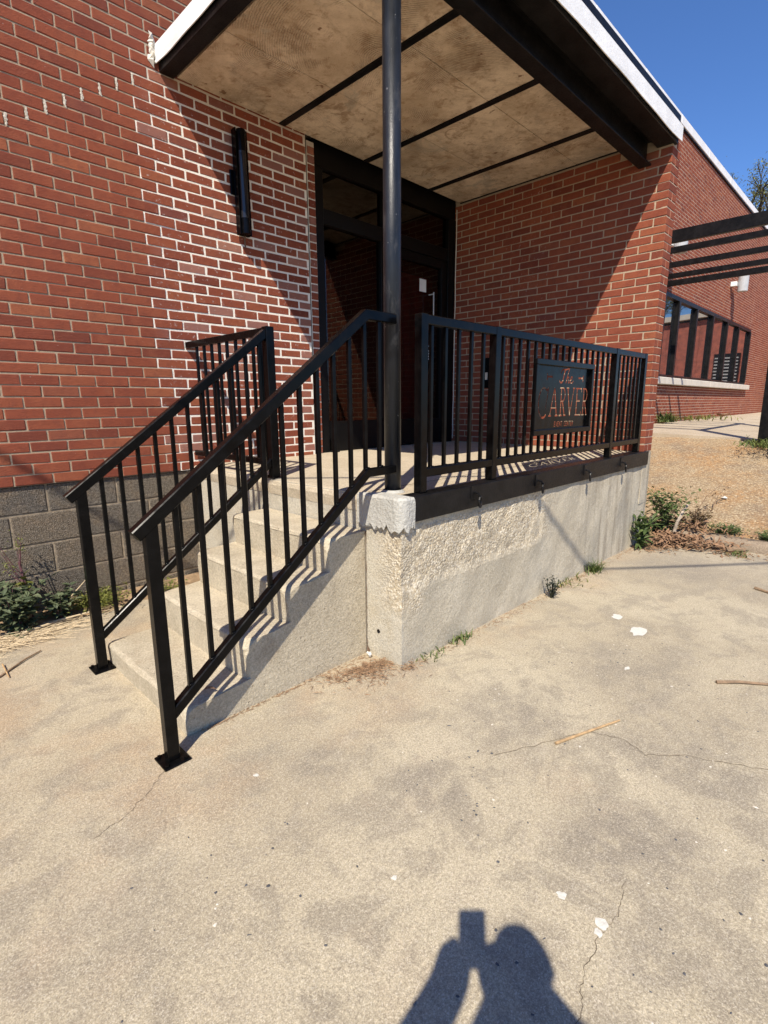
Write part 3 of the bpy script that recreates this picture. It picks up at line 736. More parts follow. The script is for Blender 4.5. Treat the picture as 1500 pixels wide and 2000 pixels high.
for i in range(len(ys)-1):
    for k in range(n-1): fs.append((i*n+k, i*n+k+1, (i+1)*n+k+1, (i+1)*n+k))
b.add(vs, fs)
for i in (0, len(ys)-1): b.add([vs[i*n+k] for k in range(n)], [tuple(range(n)) if i else tuple(range(n))[::-1]])
obj('stair_flight', b, STEP, st)
b = MB(); vs = []; fs = []
for k in range(30):
    z = .70*k/29; w_ = R.uniform(.002, .006)+(.02 if k < 2 else 0); vs += [(-3.3645, -1.9405, z), (-3.3645, -1.9405-w_, z)]
for k in range(29): fs.append((2*k, 2*k+1, 2*k+3, 2*k+2))
b.add(vs, fs); obj('seam', b, RUST, st)

# ------------------------------------------------------------------ CANOPY
can = thing('entrance_canopy', 'flat entrance canopy with white edge, black steel beam and rough tan soffit', 'canopy', (-1.66, -1.1, 3.45))
SZ = 3.563
xb = [-3.29, -2.40, -1.47, -.535, .02]
for i in range(4):
    yb = [(-2.07), (-1.36), (-.66), -.004]
    for j in range(3):
        b = MB(); b.box(xb[i]+.03, xb[i+1]-(.03 if i < 3 else 0), yb[j]+.003, yb[j+1]-.003, SZ+R.uniform(0, .003), SZ+.05); obj('soffit_panel', b, SOFFIT, can)
b = MB(); b.box(-3.28, .10, -2.07, 0, SZ+.022, SZ+.03); obj('soffit_board', b, STEEL, can)
for x in xb[1:]:
    b = MB(); b.box(x-.028, x+.028, -2.07, -.006, SZ-.008, SZ+.035, .002); obj('soffit_bar', b, STEEL, can)
b = MB(); b.box(-3.385, -3.285, -2.225, -.005, 3.545, 3.60, .004); obj('left_channel', b, STEEL, can)
b = MB(); b.box(-3.285, .055, -2.225, -2.075, 3.485, 3.60, .004); obj('front_channel', b, STEEL, can)
def wavy(x0, x1, y0, y1, z0, z1, along):                        # thin sheet-metal fascia with a wavering lower edge
    b = MB(); n = 28; vs = []; fs = []
    for i in range(n+1):
        t = i/n; d = .003*math.sin(t*31+1)+.004*math.sin(t*13); e = .002*math.sin(t*23)
        x, y = (x0+(x1-x0)*t, y0) if along == 'x' else (x0, y0+(y1-y0)*t)
        nx, ny = (0, 1) if along == 'x' else (1, 0)
        vs += [(x+nx*e, y+ny*e, z0+d), (x, y, z0+.03), (x, y, z1), (x+nx*.02, y+ny*.02, z1+.004), (x+nx*.02, y+ny*.02, z0+.03), (x+nx*(e+.006), y+ny*(e+.006), z0+d)]
    for i in range(n):
        for k in range(6): fs.append((i*6+k, (i+1)*6+k, (i+1)*6+(k+1) % 6, i*6+(k+1) % 6))
    fs += [tuple(range(6)), tuple(n*6+k for k in range(6))[::-1]]
    b.add(vs, fs); return b
obj('front_fascia', wavy(-3.40, .065, -2.250, 0, 3.50, 3.615, 'x'), WHITE, can)
obj('left_fascia', wavy(-3.405, 0, -2.25, -.004, 3.59, 3.70, 'y'), WHITE, can)
b = MB(); b.box(-3.38, .06, -2.225, -.004, 3.612, 3.70); obj('canopy_roof', b, STEEL, can)
b = MB()                                                        # steel I beam under the front
b.box(-3.30, -.002, -2.04, -1.935, 3.362, 3.376, .002); b.box(-3.30, -.002, -1.995, -1.982, 3.376, 3.545); b.box(-3.30, -.002, -2.04, -1.935, 3.545, 3.559, .002)
obj('steel_beam', b, STEEL, can)
b = MB()
for i in range(7): scatter_flat(b, 0, 0, 0, .03, .03, 8, .02, R.random()*6, .4)
b.v = [(-3.425+p[0]*.8+R.uniform(-.01, .01), -.006-p[2], 3.60+(i//9)*.022+p[1]) for i, p in enumerate(b.v)]
obj('torn_flashing', b, SILL, can)
pole = obj('steel_post', (lambda q: (q.tube([(-3.215, -2.0, .90), (-3.215, -2.0, 3.362)], .0435, 28), q)[-1])(MB()), POLE, None, True, label='tall round black steel post holding up the canopy at the porch corner', cat='post')
for p_ in pole.data.polygons:
    if len(p_.vertices) > 4: p_.use_smooth = False
b = MB()
for k in range(2): b.tube([(-3.215, -2.0, .898+.0), (-3.215, -2.0, .912)], [.066-.012*k, .050], 18)
obj('grout_collar', b, CORNER, pole)

# ------------------------------------------------------------------ ENTRANCE DOOR
door = thing('glass_entrance', 'dark glass storefront entrance with black metal frame under the canopy', 'door', (-1.0, .1, .898))
YD = .08
def fr(name, x0, x1, z0, z1, y0=.06, y1=.14, parent=door, mt=FRAME):
    b = MB(); b.box(x0, x1, y0, y1, z0, z1, .003); return obj(name, b, mt, parent)
b = MB(); b.box(-2.165, -2.142, .02, .2, .90, 3.6); obj('caulk_joint', b, DARK, bld)
b = MB(); b.box(-2.14, -2.048, .035, .2, .90, 3.55); obj('pier_mortar', b, MORTAR, bld)
b = MB()
for ci in range(38):
    z = .903+ci*CH; b.box(-2.122, -2.052, .027+R.uniform(-.002, .002), .06, z, z+CH-.012, .003)
obj('pier_bricks', b, BRICK, bld, kind='stuff')
fr('header', -2.045, .0, 3.395, 3.60)
fr('transom_bar', -2.0, .0, 2.945, 3.075)
j0 = fr('jamb', -2.045, -1.945, .90, 3.395, .05); fr('jamb', -.13, .0, .90, 3.395, .05)
fr('mullion', -1.21, -1.13, 1.2, 2.945); fr('transom_mullion', -1.19, -1.15, 3.075, 3.395)
fr('kick_panel', -1.945, -1.13, .905, 1.195, .075, .13)
for (x0, x1, z0, z1) in ((-1.945, -1.19, 3.075, 3.395), (-1.15, -.13, 3.075, 3.395), (-1.945, -1.21, 1.195, 2.945)):
    b = MB(); b.add([(x0, .095, z0), (x1, .095, z0), (x1, .095, z1), (x0, .095, z1)], [(0, 1, 2, 3)]); obj('pane', b, GLASS, door)
lf = MB(); lf.box(-1.125, -1.03, .065, .12, .915, 2.94, .003); lf.box(-.225, -.135, .065, .12, .915, 2.94, .003); lf.box(-1.03, -.225, .065, .12, .915, 1.19, .003); lf.box(-1.03, -.225, .065, .12, 2.85, 2.94, .003)
leaf = obj('door_leaf', lf, FRAME, door)
b = MB(); b.add([(-1.03, .095, 1.19), (-.225, .095, 1.19), (-.225, .095, 2.85), (-1.03, .095, 2.85)], [(0, 1, 2, 3)]); obj('pane', b, GLASS, leaf)
b = MB(); b.tube([(-.42, .02, 2.57), (-.42, .02, 1.98)], .007, 8); b.bar((-.42, .02, 2.55), (-.42, .09, 2.55), .012, .012); b.bar((-.42, .02, 2.0), (-.42, .09, 2.0), .012, .012); obj('pull_handle', b, GREYM, leaf)
b = MB(); b.box(-.47, -.40, .055, .085, 1.83, 1.97, .004); obj('lock_plate', b, STEEL, leaf)
b = MB()
for k in range(4): b.box(-.462, -.408, .051, .0552, 1.845+.03*k, 1.862+.03*k)
obj('keypad', b, GREYM, leaf)
b = MB(); b.box(-.58, -.47, .089, .0915, 2.57, 2.70); obj('paper_notice', b, PAPER, None, label='small white paper notice taped inside the right glass door', cat='notice')
b = MB(); b.tube([(-1.90, .035, .90), (-1.90, .035, 1.02)], .022, 10); b.box(-1.94, -1.86, .0, .06, .899, .915, .003); obj('door_pivot', b, STEEL, door)
# lobby behind the glass
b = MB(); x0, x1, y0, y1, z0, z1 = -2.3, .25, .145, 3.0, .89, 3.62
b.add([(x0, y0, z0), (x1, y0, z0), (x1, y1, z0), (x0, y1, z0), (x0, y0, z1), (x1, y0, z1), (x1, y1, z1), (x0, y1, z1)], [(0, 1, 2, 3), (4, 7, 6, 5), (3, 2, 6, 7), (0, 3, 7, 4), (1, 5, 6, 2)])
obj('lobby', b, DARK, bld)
b = MB(); b.box(-.60, -.06, .34, .60, .9, 2.80); b.box(-.57, -.09, .325, .34, 1.65, 2.02, .004); obj('red_cabinet', b, REDP, None, label='tall red cabinet standing inside behind the right glass door', cat='cabinet')

# ------------------------------------------------------------------ RAILINGS
def baluster(x, y, z0, z1, parent, weld=None):
    b = MB(); b.box(x-.0095, x+.0095, y-.0095, y+.0095, z0, z1, .002); o = obj('baluster', b, BLACK, parent)
    if weld is not None:
        w_ = MB(); w_.tube([(x-.016, y-.011, weld-.003), (x, y-.0125, weld+.003), (x+.016, y-.011, weld+.004)], [.0025, .0055, .0025], 6); obj('weld', w_, BLACK, o, True)
    return o
def foot_plate(x, y, z, parent, s=.052):
    b = MB(); b.box(x-s, x+s, y-s, y+s, z+.001, z+.010, .002); p = obj('base_plate', b, BLACK, parent)
    for dx in (-1, 1):
        for dy in (-1, 1): b = MB(); b.tube([(x+dx*s*.72, y+dy*s*.72, z+.010), (x+dx*s*.72, y+dy*s*.72, z+.018)], .008, 6); obj('bolt', b, BLACK, p)
# front stair rail
hr = thing('stair_railing', 'black metal stair railing in front, from the ground plate up to the round post', 'railing', (-4.51, -2.04, 0))
YR0, YR1 = -2.063, -2.019; YRc = -2.041
b = MB(); b.railpath([(-4.58, .931), (-3.452, 1.788), (-3.25, 1.788)], .046, YR0, YR1); obj('top_rail', b, BLACK, hr)
b = MB(); b.railpath([(-4.512, .208), (-3.452, 1.046), (-3.25, 1.048)], .042, YR0+.004, YR1-.004); obj('bottom_rail', b, BLACK, hr)
b = MB(); b.box(-4.535, -4.488, YRc-.0205, YRc+.0205, .010, .945, .003); obj('post', b, BLACK, hr)
foot_plate(-4.511, YRc, 0, hr)
def zt(x): return min(.931+.7598*(x+4.58), 1.788)-.03
def zb_(x): return min(.224+.7904*(x+4.492), 1.048)-.01
for k in range(12):
    x = -4.415+.0963*k; baluster(x, YRc, zb_(x), zt(x), hr, zb_(x)+.012)
# rear stair rail with its short guard to the wall
hl = thing('rear_stair_railing', 'black metal stair railing nearer the brick wall, turning the corner to meet the wall', 'railing', (-4.456, -1.06, 0))
YL0, YL1 = -1.085, -1.041; YLc = -1.063
b = MB(); b.railpath([(-4.53, .932), (-3.345, 1.818)], .046, YL0, YL1); obj('top_rail', b, BLACK, hl)
b = MB(); b.railpath([(-4.456, .198), (-3.345, 1.036)], .042, YL0+.004, YL1-.004); obj('bottom_rail', b, BLACK, hl)
b = MB(); b.box(-4.480, -4.433, YLc-.0205, YLc+.0205, .010, .950, .003); obj('post', b, BLACK, hl)
foot_plate(-4.456, YLc, 0, hl)
b = MB(); b.box(-3.360, -3.305, -1.092, -1.038, .905, 1.822, .003); obj('post', b, BLACK, hl, label='corner post where the rail turns to the wall')
foot_plate(-3.325, -1.06, .898, hl, .045)
for k in range(11):
    x = -4.356+.0955*k; baluster(x, YLc, .214+.754*(x+4.435)-.01, .932+.7477*(x+4.53)-.03, hl, .214+.754*(x+4.435)+.002)
b = MB(); b.railpath([(-1.040, 1.818), (-.004, 1.818)], .046, -3.356, -3.312, axis='y'); obj('guard_top_rail', b, BLACK, hl)
b = MB(); b.railpath([(-1.040, 1.018), (-.02, 1.018)], .042, -3.354, -3.314, axis='y'); obj('guard_bottom_rail', b, BLACK, hl)
for y in (-.139, -.25, -.36, -.468, -.572, -.685, -.791, -.894, -.98): baluster(-3.334, y, 1.010, 1.79, hl)
# porch guard with sign
pg = thing('porch_guard', 'black metal guard railing along the porch edge carrying the sign', 'railing', (-1.6, -2.2, .898))
YG0, YG1, YGc = -2.178, -2.134, -2.156
px_ = [-3.172, -2.515, -.745, -.085]
for i, x in enumerate(px_):
    b = MB(); b.box(x-.025, x+.025, -2.181, -2.131, .906, 1.787, .003); obj('post', b, BLACK, pg)
for a, c in zip(px_[:-1], px_[1:]):
    b = MB(); b.railpath([(a+.0255, 1.785), (c-.0255, 1.785)], .046, YG0, YG1); obj('top_rail', b, BLACK, pg)
    b = MB(); b.railpath([(a+.0255, 1.032), (c-.0255, 1.032)], .046, YG0, YG1); obj('bottom_rail', b, BLACK, pg)
SX0, SX1, SZ0, SZ1 = -2.098, -1.228, 1.147, 1.636
bx = [-3.095+.1146*k for k in range(5)]+[-2.43+.0966*k for k in range(17)]+[-.645+.0925*k for k in range(6)]
for x in bx:
    if abs(x-px_[2]) < .05 or abs(x-px_[3]) < .05: continue
    if SX0+.0 < x < SX1:
        baluster(x, YGc, 1.02, SZ0+.004, pg, 1.033); baluster(x, YGc, SZ1-.004, 1.76, pg)
    else: baluster(x, YGc, 1.02, 1.76, pg, 1.033)
b = MB()                                                        # edge channel bolted to the porch
b.box(-3.285, .085, -2.2200, -2.2085, .776, .904, .002); b.box(-3.285, -.005, -2.2085, -2.125, .8985, .9045)
obj('edge_channel', b, STEEL, pg)
for (x, z) in ((-2.781, .86), (-2.053, .85), (-1.312, .85), (-.587, .85)):
    b = MB(); b.box(x-.03, x+.03, -2.2270, -2.2203, z-.03, z+.045, .001); lug = obj('lug_plate', b, STEEL, pg)
    b = MB(); pts = [(x+.012+.022*math.cos(t), -2.2450-.02*math.sin(t*.5), z-.045+.032*math.sin(t)) for t in [2*math.pi*k/14 for k in range(14)]]
    b.tube(pts+[pts[0]], .0065, 6); obj('shackle', b, STEEL, lug)
    b = MB(); b.tube([(x+.005, -2.2250, z+.005), (x+.008, -2.2480, z-.002), (x+.012, -2.2500, z-.02)], .007, 6); obj('hook', b, STEEL, lug)
# the sign: frame and a plate cut through with lettering
sg = obj('sign_frame', (lambda q: (q.box(SX0, SX1, -2.202, -2.172, SZ1-.036, SZ1, .003), q.box(SX0, SX1, -2.202, -2.172, SZ0, SZ0+.036, .003), q.box(SX0, SX0+.033, -2.2015, -2.1725, SZ0+.036, SZ1-.036, .003), q.box(SX1-.033, SX1, -2.2015, -2.1725, SZ0+.036, SZ1-.036, .003), q)[-1])(MB()), BLACK, pg)
strokes = []                                                    # (polyline, width0, width1)
def arc(cx, cz, rx, rz, a0, a1, n=18): return [(cx+rx*math.cos(math.radians(a0+(a1-a0)*k/n)), cz+rz*math.sin(math.radians(a0+(a1-a0)*k/n))) for k in range(n+1)]
T = .0105; K = .0145
L0, L1 = 1.272, 1.457
strokes += [(arc(-1.990, 1.358, .066, .096, 55, 305), T, T*1.3), ([(-1.952, 1.437), (-1.930, 1.457)], T, T), ([(-1.932, 1.455), (-1.940, 1.40), (-1.962, 1.32)], T, T*.7)]
strokes += [([(-1.893, L0), (-1.846, 1.456)], T, T), ([(-1.843, 1.456), (-1.800, L0)], K, K), ([(-1.882, 1.325), (-1.818, 1.325)], T, T), ([(-1.910, L0), (-1.878, L0)], T, T), ([(-1.818, L0), (-1.782, L0)], T, T)]
def letter_R(x): return [([(x, L0), (x, L1)], K, K), ([(x-.018, L0), (x+.018, L0)], T, T), ([(x-.018, L1), (x, L1)], T, T), ([(x, L1)]+arc(x+.022, 1.413, .034, .044, 90, -90)+[(x, 1.369)], T, T*1.1), ([(x+.022, 1.369), (x+.060, L0)], K, K), ([(x+.048, L0), (x+.076, L0)], T, T)]
strokes += letter_R(-1.742)
strokes += [([(-1.648, L1), (-1.600, L0)], K, K), ([(-1.598, L0), (-1.552, L1)], T, T), ([(-1.664, L1), (-1.632, L1)], T, T), ([(-1.566, L1), (-1.538, L1)], T, T)]
strokes += [([(-1.500, L0), (-1.500, L1)], K, K), ([(-1.515, L0), (-1.425, L0)], T, T), ([(-1.515, L1), (-1.428, L1)], T, T), ([(-1.500, 1.372), (-1.448, 1.372)], T, T), ([(-1.425, L0), (-1.422, 1.295)], T, T), ([(-1.428, L1), (-1.426, 1.435)], T, T)]
strokes += letter_R(-1.388)
# The, in script
strokes += [([(-1.765, 1.556), (-1.752, 1.574), (-1.725, 1.582), (-1.69, 1.580), (-1.655, 1.588)], T, T), ([(-1.704, 1.580), (-1.718, 1.545), (-1.730, 1.510), (-1.748, 1.492), (-1.772, 1.494), (-1.782, 1.508)], K, T),
            ([(-1.640, 1.590), (-1.668, 1.535), (-1.684, 1.492)], T, K*.8), ([(-1.678, 1.510), (-1.655, 1.534), (-1.643, 1.530), (-1.652, 1.505), (-1.648, 1.492), (-1.630, 1.498)], T*.8, T*.9),
            ([(-1.630, 1.506), (-1.596, 1.520), (-1.592, 1.534), (-1.606, 1.536), (-1.620, 1.516), (-1.614, 1.494), (-1.592, 1.492), (-1.572, 1.508)], T*.9, T*.8)]
strokes += [([(-1.490, 1.530), (-1.418, 1.530)], T, K), ([(-1.418, 1.545), (-1.418, 1.508)], T, T), ([(-1.956, 1.545), (-1.956, 1.508)], T, T), ([(-1.956, 1.528), (-1.886, 1.528)], K, T)]
# EVENT CENTER in small capitals
small = {'E': [[(0, 0), (0, 1)], [(0, 0), (.6, 0)], [(0, .5), (.5, .5)], [(0, 1), (.6, 1)]], 'V': [[(0, 1), (.35, 0)], [(.35, 0), (.7, 1)]], 'N': [[(0, 0), (0, 1)], [(0, 1), (.65, 0)], [(.65, 0), (.65, 1)]],
         'T': [[(0, 1), (.7, 1)], [(.35, 1), (.35, 0)]], 'C': [[(.6, 1), (.1, .95), (0, .5), (.1, .05), (.6, 0)]], 'R': [[(0, 0), (0, 1)], [(0, 1), (.5, .95), (.55, .7), (.4, .5), (0, .5)], [(.3, .5), (.6, 0)]], ' ': []}
cx_ = -1.822
for ch_ in 'EVENT CENTER':
    for pl in small[ch_]: strokes.append(([(cx_+p[0]*.024, 1.200+p[1]*.030) for p in pl], 0.0056, .0056))
    cx_ += .0246
KS = (-2.175+3.8932)/(-2.2+3.8932)                         # letters were measured on the frame's front; the plate sits a little behind it
strokes = [([(-5.2069+(x+5.2069)*KS, 1.3598+(z-1.3598)*KS) for x, z in pl], a, c) for pl, a, c in strokes]
def cuts(z):                                                    # x intervals open at height z
    iv = []
    for pl, w0, w1 in strokes:
        for i in range(len(pl)-1):
            (xa, za), (xb_, zb2) = pl[i], pl[i+1]; hw = (w0+(w1-w0)*i/max(1, len(pl)-2))/2 if len(pl) > 2 else (w0+w1)/4
            L = math.hypot(xb_-xa, zb2-za)
            if L < 1e-6: continue
            dx, dz = (xb_-xa)/L, (zb2-za)/L; ex = hw*.6
            c = [(xa-dx*ex-dz*hw, za-dz*ex+dx*hw), (xa-dx*ex+dz*hw, za-dz*ex-dx*hw), (xb_+dx*ex+dz*hw, zb2+dz*ex-dx*hw), (xb_+dx*ex-dz*hw, zb2+dz*ex+dx*hw)]
            X_ = []
            for k in range(4):
                (x1_, z1_), (x2_, z2_) = c[k], c[(k+1) % 4]
                if (z1_-z)*(z2_-z) < 0: X_.append(x1_+(x2_-x1_)*(z-z1_)/(z2_-z1_))
            if len(X_) >= 2: iv.append((min(X_), max(X_)))
    iv.sort(); out = []
    for a, c in iv:
        if out and a <= out[-1][1]+.0005: out[-1][1] = max(out[-1][1], c)
        else: out.append([a, c])
    return out
b = MB(); PX0, PX1, PZ0, PZ1 = SX0+.027, SX1-.027, SZ0+.034, SZ1-.034; dz = .0025
rowsd = []; z = PZ0
while z < PZ1-1e-6:
    z2 = min(z+dz, PZ1); sol = []; x = PX0
    for a, c in cuts((z+z2)/2):
        if a > x+.0004: sol.append((x, a))
        x = max(x, c)
    sol.append((x, PX1))
    if rowsd and len(sol) == 1 and len(rowsd[-1][2]) == 1: rowsd[-1][1] = z2
    else: rowsd.append([z, z2, sol])
    z = z2
for (za, zc, sol) in rowsd:
    for (xa, xc) in sol:
        y0, y1 = -2.1755, -2.174
        b.add([(xa, y0, za), (xc, y0, za), (xc, y0, zc), (xa, y0, zc), (xa, y1, za), (xc, y1, za), (xc, y1, zc), (xa, y1, zc)], [(0, 1, 2, 3), (7, 6, 5, 4), (0, 3, 7, 4), (1, 5, 6, 2)], .5)
obj('sign_plate', b, BLACK, pg, label='black sign plate with cut-through lettering The Carver Event Center')

# ------------------------------------------------------------------ LAMPS, BOXES
sc_ = thing('wall_sconce', 'long black tubular wall light beside the entrance under the canopy', 'wall light', (-2.82, -.05, 2.64))
b = MB(); b.box(-2.875, -2.775, -.035, -.018, 2.645, 3.37, .003); b.box(-2.875, -2.867, -.075, -.035, 2.645, 3.37); b.box(-2.783, -2.775, -.075, -.035, 2.645, 3.37); obj('channel', b, BLACK, sc_)
b = MB(); b.box(-2.90, -2.84, -.0165, .0, 2.93, 3.10, .003); obj('bracket', b, BLACK, sc_)
b = MB(); b.tube([(-2.825, -.072, 2.76), (-2.825, -.072, 3.22)], .032, 20, False); obj('glass_tube', b, mat_glass_dark('smoked_tube_glass', (.018, .018, .02), 1.5), sc_, True)
b = MB(); b.tube([(-2.825, -.072, 2.65), (-2.825, -.072, 2.76)], .034, 20); obj('cap', b, BLACK, sc_); b = MB(); b.tube([(-2.825, -.072, 3.22), (-2.825, -.072, 3.365)], .034, 20); obj('cap', b, BLACK, sc_)
b = MB(); b.tube([(-2.81, -.03, 2.65), (-2.805, -.015, 2.62), (-2.80, -.010, 2.57)], .006, 6); obj('wire', b, RUST, sc_)
def updown(x, z, lab):
    t = thing('facade_light', lab, 'wall light', (x, -.05, z), 'cylinder lights on the far facade')
    b = MB(); b.tube([(x+.06, -.27, z-.20), (x+.06, -.27, z+.20)], .125, 20); obj('lamp_cylinder', b, GREYM, t)
    b = MB(); b.box(x-.10, x+.04, -.15, -.006, z-.06, z+.06, .006); obj('mount_box', b, WHITE, t)
updown(12.5, 4.52, 'grey cylinder light on the far brick facade above the ribbon window')
updown(6.88, 4.47, 'grey cylinder light half hidden behind the corner of the screen wall')
b = MB(); b.box(-.02, -.004, -.475, -.405, 1.53, 1.86, .003); bxo = obj('wall_box', b, BLACK, None, label='narrow black electrical box on the shaded side of the screen wall', cat='electrical box')
b = MB(); b.box(-.024, -.0205, -.455, -.425, 1.62, 1.70); obj('cover', b, SILL, bxo)

# ------------------------------------------------------------------ PERGOLA
per = thing('pergola', 'black metal slatted pergola over the walkway beyond the screen wall', 'pergola', (5.5, -2.5, .85))
b = MB(); b.box(3.72, 3.80, -2.72, -.01, 3.66, 3.83, .004); obj('end_beam', b, STEEL, per)
for x, z in ((4.53, 3.8), (5.52, 3.8), (6.44, 3.8)):
    b = MB(); b.box(x, x+.06, -2.65, -.02, z-.09, z, .003); obj('slat', b, STEEL, per)
b = MB(); b.box(7.12, 7.19, -2.72, -.01, 3.70, 3.81, .004); obj('end_beam', b, STEEL, per)
b = MB(); b.box(3.80, 7.12, -2.72, -2.65, 3.66, 3.82, .003); obj('edge_beam', b, STEEL, per)
for x in (3.86, 7.08):
    b = MB(); b.box(x-.075, x+.075, -2.62, -2.47, .80, 3.655, .005); obj('post', b, STEEL, per)

# ------------------------------------------------------------------ building across the walkway (what the window mirrors)
sh = thing('red_annex', 'barn red board sided annex standing beyond the far end of the facade', 'building', (20.5, -3.5, .9))
k = 0; y = -.75
while y > -7.2:
    b = MB(); b.box(19.40, 19.45, y-.395, y, .9, 4.62-.02*k, .004); obj('board', b, REDSIDE, sh); k += 1; y -= .40
b = MB(); b.box(19.5, 24, -7.2, -.75, .9, 4.5); obj('annex_body', b, STEEL, sh)
b = MB(); b.add([(19.2, -.6, 4.72), (19.2, -7.4, 4.40), (24.2, -7.4, 4.40), (24.2, -.6, 4.72), (19.2, -.6, 4.92), (19.2, -7.4, 4.60), (24.2, -7.4, 4.60), (24.2, -.6, 4.92)], [(0, 1, 2, 3), (4, 7, 6, 5), (0, 4, 5, 1), (1, 5, 6, 2), (2, 6, 7, 3), (3, 7, 4, 0)]); obj('annex_roof', b, SILL, sh)
b = MB(); b.box(19.36, 19.395, -1.75, -.85, 1.3, 3.2, .004); lv = obj('louvre', b, STEEL, sh)
for k in range(14):
    b = MB(); b.box(19.335, 19.36, -1.70, -.90, 1.38+.125*k, 1.43+.125*k, .003); obj('slat', b, GREYM, lv)

# ------------------------------------------------------------------ OVERHEAD CABLE (its soft shadow crosses the slab)
h = 5.0; S0 = Vector((-.97, -2.293, 0)); P0 = S0+Vector((-.715, -.483, 1))*h; dd = Vector((1.08, -.955, 0)).normalized()
b = MB(); b.tube([P0+dd*s_+Vector((0, 0, .016*s_*s_)) for s_ in [-9+.45*k for k in range(41)]], .017, 8)
obj('overhead_cable', b, STEEL, None, label='thin black overhead cable strung high across the forecourt', cat='cable')

# ------------------------------------------------------------------ PLANTS
def plant(name, label, cat, loc, mat, n, spread, height, L, W, stem=None, group=None, upright=.5, stems=0, flat=0.0):
    t = thing(name, label, cat, loc, group); b = MB(); sb = MB(); loc = Vector(loc)
    tips = []
    for i in range(max(stems, 3)):
        a = R.random()*6.283; r = spread*R.uniform(.1, .8); top = loc+Vector((math.cos(a)*r, math.sin(a)*r, height*R.uniform(.55, 1)))
        mid = loc.lerp(top, .5)+Vector((R.uniform(-.02, .02), R.uniform(-.02, .02), height*.08))
        sb.tube([loc+Vector((R.uniform(-.01, .01), R.uniform(-.01, .01), 0)), mid, top], [.004, .003, .0012], 5); tips.append((mid, top))
    for i in range(n):
        a = R.random()*6.283; mid, top = R.choice(tips); k = R.random()
        p = (loc.lerp(mid, k*2) if k < .5 else mid.lerp(top, k*2-1))+Vector((R.gauss(0, spread*.22), R.gauss(0, spread*.22), R.uniform(-.01, .02)))
        p.z = max(p.z, loc.z+.004)
        d = Vector((math.cos(a), math.sin(a), R.uniform(-.2, upright*1.8)))
        b.leaf(p, d, L*R.uniform(.6, 1.25), W*R.uniform(.6, 1.2), .25, R.uniform(.1, .6))
    obj('stem', sb, stem or mat, t); obj('leaves', b, mat, t, kind='stuff' if n > 60 else None)
    return t
def tuft(label, loc, n, spread, L, mat=None, group=None, wd=.004, stuff=False):
    b = MB(); loc = Vector(loc)
    for i in range(n):
        a = R.random()*6.283; p = loc+Vector((R.gauss(0, spread), R.gauss(0, spread*.5), 0)); l = L*R.uniform(.5, 1.2); d = Vector((math.cos(a)*.7, math.sin(a)*.7, R.uniform(.4, 1.4))).normalized(); sd = d.cross(Vector((0, 0, 1))).normalized()*wd*R.uniform(.6, 1.2)
        m1 = p+d*l*.55; e = p+d*l+Vector((math.cos(a), math.sin(a), -.5))*l*.25
        b.add([p-sd, p+sd, m1+sd*.8, m1-sd*.8, e], [(0, 1, 2, 3), (3, 2, 4)])
    if stuff: obj('grass', b, mat or GRASSM, kind='stuff')
    else: obj('grass_tuft', b, mat or GRASSM, None, label=label, cat='grass', group=group)
plant('weed', 'leafy blue-green weed clump against the block foundation left of the stairs', 'weed', (-4.66, -.21, .01), LEAFD, 420, .22, .30, .060, .042, STEMP, None, .5, 9)
plant('weed', 'smaller green weed between the big clump and the stair railing foot', 'weed', (-4.42, -.19, .01), LEAFD, 190, .12, .20, .050, .036, STEMP, None, .5, 6)
t = thing('tall_weed', 'tall bare purple stemmed weed rising from the clump by the block wall', 'weed', (-4.56, -.14, .02)); b = MB(); b2 = MB()
root = Vector((-4.56, -.14, .02)); tp = Vector((-4.595, -.13, .42)); b.tube([root, root.lerp(tp, .5)+Vector((.006, 0, 0)), tp], [.009, .008, .006], 6)
for i in range(9):
    a = R.random()*6.28; q = root.lerp(tp, R.uniform(.55, 1)); e = q+Vector((math.cos(a)*.10, math.sin(a)*.05, R.uniform(.10, .26))); b.tube([q, q.lerp(e, .5)+Vector((0, 0, -.015)), e], [.004, .003, .0015], 5)
    for k in range(9):
        f_ = e+Vector((R.gauss(0, .018), R.gauss(0, .018), R.gauss(0, .025))); b2.leaf(f_, (R.uniform(-1, 1), R.uniform(-1, 1), R.uniform(0, 1)), .02, .010)
for i in range(40): b2.leaf(root.lerp(tp, R.uniform(.1, .75)), (R.uniform(-1, 1), R.uniform(-1, .5), R.uniform(-.2, .8)), .06, .03)
obj('stem', b, STEMP, t); obj('leaves', b2, LEAFY, t, kind='stuff')
for (x, y, n, s) in ((-4.30, -.11, 260, .10), (-4.12, -.10, 240, .10), (-3.9, -.10, 200, .10)):
    pass
t = plant('ground_weed', 'low yellow-green weeds filling the gap between stairs and block wall', 'weed', (-4.18, -.12, .01), LEAFY, 1300, .26, .09, .022, .013, None, None, .6, 24)
plant('ground_weed', 'dry yellowish weeds in the gap beside the upper steps', 'weed', (-3.75, -.25, .01), LEAFY, 320, .16, .10, .024, .014, TWIG, None, .6, 12)
tuft('short green grass tuft at the foot of the porch front wall near its corner', (-2.89, -2.225, 0), 60, .045, .06)
tuft('sparse thin grass sprigs at the foot of the porch corner', (-3.14, -2.23, 0), 26, .05, .05, stuff=True)
tuft('green grass clump by the porch wall where the cable shadow meets it', (-1.08, -2.26, 0), 110, .05, .11)
tuft('pale yellow-green sprigs along the porch wall between two weeds', (-1.50, -2.25, 0), 70, .12, .06, LEAFY, stuff=True)
plant('weed', 'dark withered weed standing against the middle of the porch wall', 'weed', (-1.88, -2.29, 0), LEAFK, 130, .055, .15, .030, .012, LEAFK, None, .8, 9)
